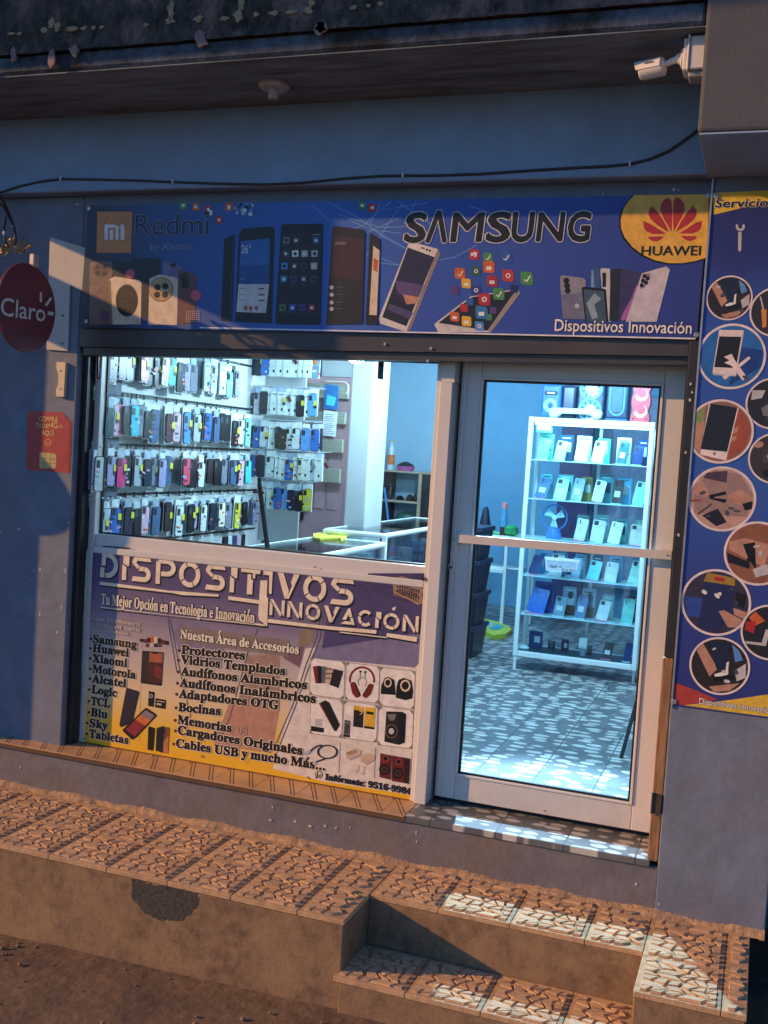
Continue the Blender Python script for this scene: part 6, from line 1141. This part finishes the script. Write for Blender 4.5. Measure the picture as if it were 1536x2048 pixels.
for si, z_, L_ in PH:
    for i, (xa_, xb_, yt, yb, col) in enumerate(L_):
        yy = 3.68; p = PX(z_, (xa_ + xb_) / 2, yb, yy); wd = (PX(z_, xb_, yb, yy).x - PX(z_, xa_, yb, yy).x) * .84; ht = PX(z_, xa_, yt, yy).z - PX(z_, xa_, yb, yy).z
        z0 = SH[si]; t = thing('display_phone', '%s phone, %s from the left on the %s shelf of the showcase' % (col, ORD[i], snm[si]), 'phone', (p.x, yy, z0), 'phones on the showcase shelves')
        M = Matrix.Translation((p.x, yy, z0 + .006)) @ Matrix.Rotation(R_(rb.uniform(-8, 8)), 4, 'Z') @ Matrix.Rotation(R_(-20 + rb.uniform(-5, 5)), 4, 'X') @ Matrix.Rotation(R_(7 + rb.uniform(-3, 2)), 4, 'Y'); h = wd / 2
        mb = MB(); slab(mb, Vector((0, 0, ht * 1.06)), Vector((1, 0, 0)), Vector((0, -1, 0)), -h, h, -ht * 1.06, 0, -.008, 0, hx(PHN[col], .25), 0, .01); mb.v = [M @ v for v in mb.v]; mb.build('body', t)
        mb = MB(); mb.box(-h * .8, -h * .1, -.002, 0, ht * .80, ht * 1.0, hx('2a3040') if i % 2 else hx(PHN[col], .25), bev=.001, mtx=M)
        for q in range(3): mb.lathe([(.005, -.004), (.005, -.0015)], M @ Vector((-h * .48, 0, ht * (.96 - .065 * q))), M_BLACK, n=8, axis='y')
        mb.build('camera_bump', t)
        if col in ('teal navy', 'grey', 'black', 'slate') or (si == 1 and i in (1, 3)): mb = MB(); mb.box(-h * .62, h * .5, -.0012, -.0002, ht * .28, ht * .55, WHT, mtx=M); mb.build('price_sticker', t)
        mb = MB(); mb.box(p.x - h * 1.05, p.x + h * 1.05, yy - .035, yy + .012, z0 - .0015, z0 + .005, hx('c8e0e4') if i % 3 else hx('e08aa8')); mb.build('stand', t)
for si, z_, L_ in BX_:
    for i, (xa_, xb_, yt, yb, col) in enumerate(L_):
        yy = 3.80; p = PX(z_, (xa_ + xb_) / 2, yb, yy); wd = PX(z_, xb_, yb, yy).x - PX(z_, xa_, yb, yy).x; ht = PX(z_, xa_, yt, yy).z - SH[si] if si < 5 else PX(z_, xa_, yt, yy).z - PX(z_, xa_, yb, yy).z
        t = thing('phone_box', '%s phone box behind the phones on the %s showcase shelf' % (CN[col], snm[si]), 'box', (p.x, yy, SH[si]), 'boxes on the showcase shelves')
        mb = MB(); mb.box(p.x - wd / 2, p.x + wd / 2, yy, yy + .04, SH[si], SH[si] + ht, hx(col, .3), bev=.002); mb.build('carton', t)
        a = Art(lambda px, py: BY(px, py, yy), (0, -1, 0)); a.k = .0008
        def R4(u0, v0, u1, v1, m): a.world([(p.x + wd * u0, yy, SH[si] + ht * v0), (p.x + wd * u1, yy, SH[si] + ht * v0), (p.x + wd * u1, yy, SH[si] + ht * v1), (p.x + wd * u0, yy, SH[si] + ht * v1)], m)
        R4(-.3, .86, .3, .9, hx('e8f0f0') if i % 2 else hx('183050')); R4(-.1, .35, .34, .72, hx(['1c2c4a', 'e0e8ec', '2a6a80', 'c8dce4'][(i + si) % 4]))
        if col in ('b0bccc', 'a8b8cc'): R4(-.48, .01, .48, .36, hx('5a3a2c')); a.world([(p.x + wd * (.1 + .22 * math.cos(q * .4)), yy, SH[si] + ht * (.72 + .14 * math.sin(q * .4))) for q in range(16)], hx('3a4a5c'))
        wr = {('1e4a6a'): ('NEW', .3), '8a8440': ('130', .72), '1c2c3c': ('N20', .82), 'b0bccc': ('60', .6), 'a8b8cc': ('10', .6)}.get(col)
        if col in ('8a8440', '1c2c3c'):
            vs_, fs_ = textmesh(wr[0], 'sans', .01); x0_, x1__ = tw(wr[0], 'sans'); o_ = a.lift(); s_ = wd * .8 / (x1__ - x0_); a.mb.add([Vector((p.x - wd * .4 + (x - x0_) * s_, yy, SH[si] + ht * (wr[1] - .06) + y * s_)) + o_ for x, y in vs_], fs_, hx('e8f0e8') if col == '1c2c3c' else BK)
        a.mb.build('print', t)
# fan, price card, bits
f0 = PX(Z4, 380, 560, 3.75); fz = SH[2]; fn = thing('desk_fan', 'small blue desk fan with a round guard on the third showcase shelf', 'fan', (f0.x, 3.75, fz))
MF = hx('4a86d0', .35)
mb = MB(); mb.lathe([(.06, 0), (.06, .03), (.045, .07), (.02, .085)], (f0.x, 3.75, fz), MF, n=20); mb.build('base', fn, smooth=True)
mb = MB(); ctr = Vector((f0.x, 3.74, fz + .165)); mb.tube([ctr + Vector((.098 * math.cos(q * .2618), 0, .098 * math.sin(q * .2618))) for q in range(25)], .006, MF, n=8); mb.build('guard', fn, smooth=True)
mb = MB()
for q in range(3): a_ = q * 2.094 + .5; mb.prism([ctr + Vector((.02 * math.cos(a_ - .8), 0, .02 * math.sin(a_ - .8))), ctr + Vector((.08 * math.cos(a_ - .4), .006, .08 * math.sin(a_ - .4))), ctr + Vector((.085 * math.cos(a_ + .4), -.006, .085 * math.sin(a_ + .4))), ctr + Vector((.02 * math.cos(a_ + .5), 0, .02 * math.sin(a_ + .5)))], (0, .002, 0), hx('b8e4f4', .3))
mb.lathe([(.02, -.012), (.02, .012)], ctr, hx('e0f0f4'), n=14, axis='y'); mb.build('blades', fn)
yk = 3.575; a = Art(lambda px, py: BY(px, py, yk), (0, -1, 0)); a.zoom(*Z4)
a.poly([(270, 950), (630, 985), (655, 1000), (620, 1118), (285, 1102)], hx('c2c8d0')); a.poly([(300, 985), (618, 1010), (615, 1085), (300, 1060)], hx('aab2c0')); a.poly([(270, 948), (660, 985), (655, 1010), (275, 985)], hx('dde4ea'))
a.text('Sali +', (322, 1068), (450, 1075), 30, BK, off=.01, slant=.3); a.text('9516 9909', (450, 1100), (606, 1112), 22, BK, off=.012, slant=.3)
tag(a.mb.build('price_card'), 'white handwritten card taped on the glass of the showcase', 'card')
pbx = PX(Z3, 262, 550, 3.75); mb = MB(); mb.box(pbx.x - .055, pbx.x + .055, 3.70, 3.80, PX(Z3, 262, 610, 3.7).z, 1.94, hx('d8ece4'), bev=.004); mb.box(pbx.x - .055, pbx.x + .055, 3.6985, 3.70, PX(Z3, 262, 605, 3.7).z, PX(Z3, 262, 580, 3.7).z, hx('58c0a0')); tag(mb.build('white_carton'), 'white carton hung under the top of the showcase, above the mint phone', 'carton')
wbx = PX(Z5, 740, 830, 3.70); mb = MB(); mb.box(wbx.x - .033, wbx.x + .033, 3.70, 3.73, SH[5] + .055, SH[5] + .14, hx('eef2ee'), bev=.008, seg=2); mb.box(wbx.x - .018, wbx.x + .018, 3.705, 3.725, SH[5], SH[5] + .055, hx('8a98a8')); tag(mb.build('wall_charger'), 'white plug charger standing on the floor of the showcase', 'charger')
wbx = PX(Z5, 140, 800, 3.70); mb = MB(); mb.lathe([(.04, 0), (.045, .012), (.03, .03), (.01, .035)], (wbx.x, 3.70, SH[5]), hx('eef4f2'), n=16); tag(mb.build('white_puck', smooth=True), 'white rounded gadget in the bottom corner of the showcase', 'gadget')
# ------------------------------------------------------------------ speakers on the showcase
ZT = 2.001
def SP(x, y, yy=3.68): return PX(Z3, x, y, yy)
s1 = SP(305, 330); t = thing('boombox', 'blue and black boombox speaker with a pale ring standing on the showcase', 'speaker', (s1.x, 3.7, ZT))
xa_, xb_ = SP(205, 300).x, SP(420, 300).x; xc_ = SP(575, 300).x; zt_ = SP(300, 90).z
mb = MB(); mb.box(xa_, xb_, 3.72, 3.9, ZT, zt_, hx('2c68b8', .35), bev=.02, seg=2); mb.build('body', t)
mb = MB(); mb.box(xb_ + .001, xc_, 3.74, 3.9, ZT, zt_ - .004, hx('1a2c48', .3), bev=.02, seg=2); mb.build('side_grille', t)
ri = Vector(((xa_ + xb_) / 2, 3.715, ZT + .095)); mb = MB(); mb.lathe([(.052, 0), (.054, -.006), (.034, -.008), (.02, .0)], ri, hx('8cc8e8'), n=24, axis='y'); mb.lathe([(.018, -.003), (.016, -.006)], ri, hx('1e4a9a'), n=16, axis='y'); mb.build('cone_ring', t)
mb = MB(); mb.box(ri.x - .05, ri.x + .05, 3.712, 3.72, zt_ - .085, zt_ - .055, M_BLACK, bev=.003); mb.box(ri.x - .03, ri.x + .03, 3.711, 3.712, zt_ - .076, zt_ - .064, hx('d8ecf4')); mb.build('display', t)
mb = MB(); mb.tube([(xa_ + .02, 3.8, zt_ - .01), (xa_ + .04, 3.8, zt_ + .03), (xc_ - .05, 3.8, zt_ + .03), (xc_ - .02, 3.8, zt_ - .01)], .012, hx('3a70a0'), n=8); mb.build('carry_handle', t, smooth=True)
xa_, xb_ = SP(598, 250).x, SP(880, 250).x; t = thing('party_speaker', 'dark speaker with two chrome cones standing on the showcase', 'speaker', ((xa_ + xb_) / 2, 3.7, ZT))
mb = MB(); mb.box(xa_, xb_, 3.73, 3.93, ZT, 2.36, hx('2a4866', .35), bev=.015, seg=2); mb.build('cabinet', t)
for k_, zz in enumerate((ZT + .075, ZT + .24)):
    ct = Vector(((xa_ + xb_) / 2, 3.725, zz)); mb = MB(); mb.lathe([(.088, .004), (.09, -.006), (.078, -.008), (.072, .0), (.04, .004)], ct, hx('7aa8c8', .2), n=28, axis='y'); mb.lathe([(.045, -.002), (.03, -.014), (.01, -.018)], ct, hx('cfe8f4', .2), n=20, axis='y'); mb.build('cone', t, smooth=True)
    mb = MB()
    for q in range(10): a_ = q * .628; mb.box(-.004, .004, -.004, .002, .05, .07, M_BLACK, mtx=Matrix.Translation(ct) @ Matrix.Rotation(a_, 4, 'Y'))
    mb.build('spokes', t)
xa_, xb_ = SP(905, 250).x, SP(1140, 250).x; t = thing('tower_speaker', 'narrow dark blue speaker with an oval grille on the showcase', 'speaker', ((xa_ + xb_) / 2, 3.7, ZT))
mb = MB(); mb.box(xa_, xb_, 3.73, 3.93, ZT + .02, 2.36, hx('20385a', .35), bev=.012, seg=2); mb.box(xa_ - .002, xb_ + .002, 3.72, 3.94, ZT, ZT + .02, hx('2a5a9a'), bev=.004); mb.build('cabinet', t)
ct = Vector(((xa_ + xb_) / 2, 3.728, ZT + .2)); mb = MB(); O_ = [ct + Vector((.055 * math.cos(q), 0, (.055 * math.sin(q) + (.1 if math.sin(q) > 0 else -.1)))) for q in [i * .2618 for i in range(25)]]; mb.tube(O_, .008, hx('5a98c8'), n=8); mb.box(ct.x - .04, ct.x + .04, 3.7285, 3.7295, ct.z - .13, ct.z + .13, hx('35608c')); mb.build('grille', t, smooth=True)
xa_, xb_ = SP(1175, 250).x, SP(1375, 250).x; t = thing('red_speaker', 'coral red speaker with crescent cut-outs at the end of the showcase top', 'speaker', ((xa_ + xb_) / 2, 3.7, ZT))
mb = MB(); q = []; 
for s_, rng in ((-1, range(0, 9)), (1, range(8, -1, -1))):
    for k_ in rng: q.append(((xa_ + xb_) / 2 + s_ * ((xb_ - xa_) / 2 - (.014 if k_ in (2, 5) else 0)), 3.73, ZT + .36 * k_ / 8))
mb.prism(q, (0, .12, 0), hx('c8505c', .35)); mb.build('cabinet', t)
for zz in (ZT + .085, ZT + .21):
    ct = Vector(((xa_ + xb_) / 2, 3.728, zz)); mb = MB(); n_ = 16; O_ = [ct + Vector((.05 * math.cos(a_), 0, .05 * math.sin(a_))) for a_ in [R_(200 + 220 * i / n_) for i in range(n_ + 1)]]; I_ = [ct + Vector((.005 + .036 * math.cos(a_), 0, .01 + .036 * math.sin(a_))) for a_ in [R_(200 + 220 * i / n_) for i in range(n_ + 1)]]
    mb.add(O_ + I_, [[i, i + 1, n_ + 2 + i, n_ + 1 + i] for i in range(n_)], hx('f0d8d8')); mb.build('crescent', t)
mb = MB()
for u in (.15, .85): mb.lathe([(.006, -.002), (.005, 0)], (xa_ + (xb_ - xa_) * u, 3.729, ZT + .025), M_BLACK, n=8, axis='y')
mb.build('screw', t)
hv = [SP(x, y, 3.64) for x, y in [(305, 375), (315, 345), (345, 333), (830, 350), (860, 365), (866, 400), (850, 440), (815, 452), (785, 440), (740, 405), (440, 392), (390, 425), (355, 438), (320, 425)]]
mb = MB(); mb.prism(hv, (0, .07, 0), hx('bcd8e8', .3)); zmin = min(p.z for p in hv); mb.v = [v + Vector((0, 0, ZT + .001 - zmin)) for v in mb.v]; tag(mb.build('white_handset_bar'), 'pale white bar shaped gadget with two rounded ends lying on the showcase top', 'gadget')
# ------------------------------------------------------------------ left of the showcase
yt_ = 5.5
def TB(px, py): return BY(px, py, yt_)
ztab = TB(1000, 1071).z; tb = thing('white_table', 'small white table with thin legs near the back of the shop', 'table', (TB(990, 1100).x, yt_, FZ))
xl, xr = TB(925, 1071).x, TB(1058, 1071).x
mb = MB(); mb.box(xl, xr, yt_ - .02, yt_ + .45, ztab - .03, ztab, M_FR, bev=.005); mb.build('table_top', tb)
xg = TB(1008, 1150).x
for x, y in ((xg - .012, yt_), (xl + .02, yt_), (xl + .02, yt_ + .4), (xr - .04, yt_ + .4)): mb = MB(); mb.box(x, x + .03, y, y + .03, FZ, ztab - .03, M_FR, bev=.003); mb.build('leg', tb)
zs2 = TB(980, 1136).z; mb = MB(); mb.box(xl + .05, xg - .012, yt_ - .01, yt_ + .4, zs2 - .04, zs2, M_FR, bev=.004); mb.build('lower_shelf', tb)
mb = MB(); mb.box(xg - .18, xg + .15, yt_ + .05, yt_ + .3, zs2 + .002, zs2 + .014, hx('dfeaf0')); tag(mb.build('paper_stack'), 'flat white papers lying on the lower shelf of the small white table', 'paper')
p = TB(1002, 1060); bt = thing('drink_bottle', 'clear drink bottle with a pink cap standing on the small white table', 'bottle', (p.x, yt_ + .1, ztab))
mb = MB(); mb.lathe([(.035, 0), (.035, .08)], (p.x, yt_ + .1, ztab), hx('4a2a34', .2), n=14); mb.build('drink', bt, smooth=True); mb = MB(); mb.lathe([(.0352, .08), (.035, .16), (.026, .2), (.024, .26)], (p.x, yt_ + .1, ztab), hx('58a0c8', .15), n=14); mb.build('bottle', bt, smooth=True); mb = MB(); mb.lathe([(.028, .26), (.03, .28), (.028, .31), (.012, .32)], (p.x, yt_ + .1, ztab), hx('e88a90'), n=14); mb.build('cap', bt, smooth=True)
p = TB(1020, 1062); mb = MB(); mb.lathe([(.03, 0), (.07, .03), (.068, .08), (.035, .105), (.01, .11)], (p.x, yt_ + .06, ztab), hx('2a9a5a'), n=9); tag(mb.build('green_pouch'), 'bright green pouch beside the drink bottle on the small white table', 'pouch')
p = TB(984, 1065); mb = MB(); mb.tube([(p.x - .06, yt_ + .05, ztab + .006), (p.x, yt_ + .07, ztab + .02), (p.x + .06, yt_ + .05, ztab + .012)], [.012, .016, .01], hx('5ab86a'), n=8); tag(mb.build('green_strap', smooth=True), 'light green strap curled on the small white table', 'strap')
p = TB(966, 1062); mb = MB(); mb.lathe([(.05, 0), (.06, .08), (.045, .16), (.03, .24), (.012, .27)], (p.x, yt_ + .06, ztab), hx('16203c'), n=12); tag(mb.build('dark_flask', smooth=True), 'dark blue flask on the small white table beside the stacked crates', 'flask')
for i in range(4):
    z0 = FZ + .27 * i; t = thing('plastic_crate', ['lowest', 'second', 'third', 'topmost'][i] + ' of the dark plastic crates stacked just inside the door', 'crate', (-2.27, 3.95, z0), 'crates stacked just inside the door')
    mb = MB(); k0, k1 = .86, 1.0
    A_ = [(-2.27 + sx * .15 * k0, 3.95 + sy * .2 * k0, z0) for sx, sy in ((-1, -1), (1, -1), (1, 1), (-1, 1))]; B_ = [(-2.27 + sx * .15, 3.95 + sy * .2, z0 + .225) for sx, sy in ((-1, -1), (1, -1), (1, 1), (-1, 1))]
    mb.add(A_ + B_, [[0, 1, 2, 3]] + [[j, (j + 1) % 4, 4 + (j + 1) % 4, 4 + j] for j in range(4)], hx('151c30', .4)); mb.build('bin', t)
    mb = MB(); mb.box(-2.435, -2.105, 3.735, 4.165, z0 + .226, z0 + .265, hx('1c2740', .4), bev=.006); mb.build('rim', t)
c0 = BZ(985, 1255, .03); ty = thing('toy_pad', 'yellow green toy pad with a blue screen lying on the shop floor', 'toy', (c0.x, c0.y, FZ))
q = [BZ(x, y, .06) for x, y in [(948, 1246), (952, 1232), (1000, 1245), (1012, 1250), (1024, 1258), (1010, 1268), (985, 1270), (972, 1263), (952, 1258)]]
mb = MB(); mb.prism(q, (0, 0, -.04), hx('b8c83a')); mb.build('body', ty)
mb = MB(); mb.prism([BZ(x, y, .063) for x, y in [(956, 1238), (990, 1247), (975, 1254), (954, 1248)]], (0, 0, -.002), hx('9ac0e0')); mb.build('screen', ty)
mb = MB(); mb.prism([BZ(x, y, .063) for x, y in [(994, 1248), (1010, 1252), (995, 1260), (978, 1257)]], (0, 0, -.002), hx('2a98b0')); mb.build('keypad', ty)
mb = MB(); mb.tube([p_ + Vector((0, 0, -.02)) for p_ in [BZ(x, y, .06) for x, y in [(953, 1233), (998, 1246), (1024, 1258), (1006, 1268)]]], .012, hx('d8843a'), n=6); mb.build('rim', ty)
p0 = BZ(1242, 1517, FZ + .012); p1 = BY(1284, 1365, p0.y + .12); mb = MB(); mb.tube([p0, p1, p1 + (p1 - p0) * 1.2], .011, M_BLACK, n=10); tag(mb.build('tripod_leg', smooth=True), 'slanted black tripod leg standing on the tiled floor behind the door', 'tripod')
p = BZ(1268, 1350, .1); 
# purple panel and blue post seen through the showcase
mb = MB(); mb.box(-2.05, -1.72, 6.6, 6.66, FZ, 2.3, hx('3a3060'), bev=.01); tag(mb.build('purple_panel'), 'dark purple panel standing at the back wall behind the showcase', 'panel')
mb = MB(); mb.box(-1.70, -.3, 6.86, 6.93, .35, 2.4, hx('7a88a8'), bev=.008); tag(mb.build('grey_board'), 'pale lilac grey board leaning on the back wall behind the showcase', 'board')
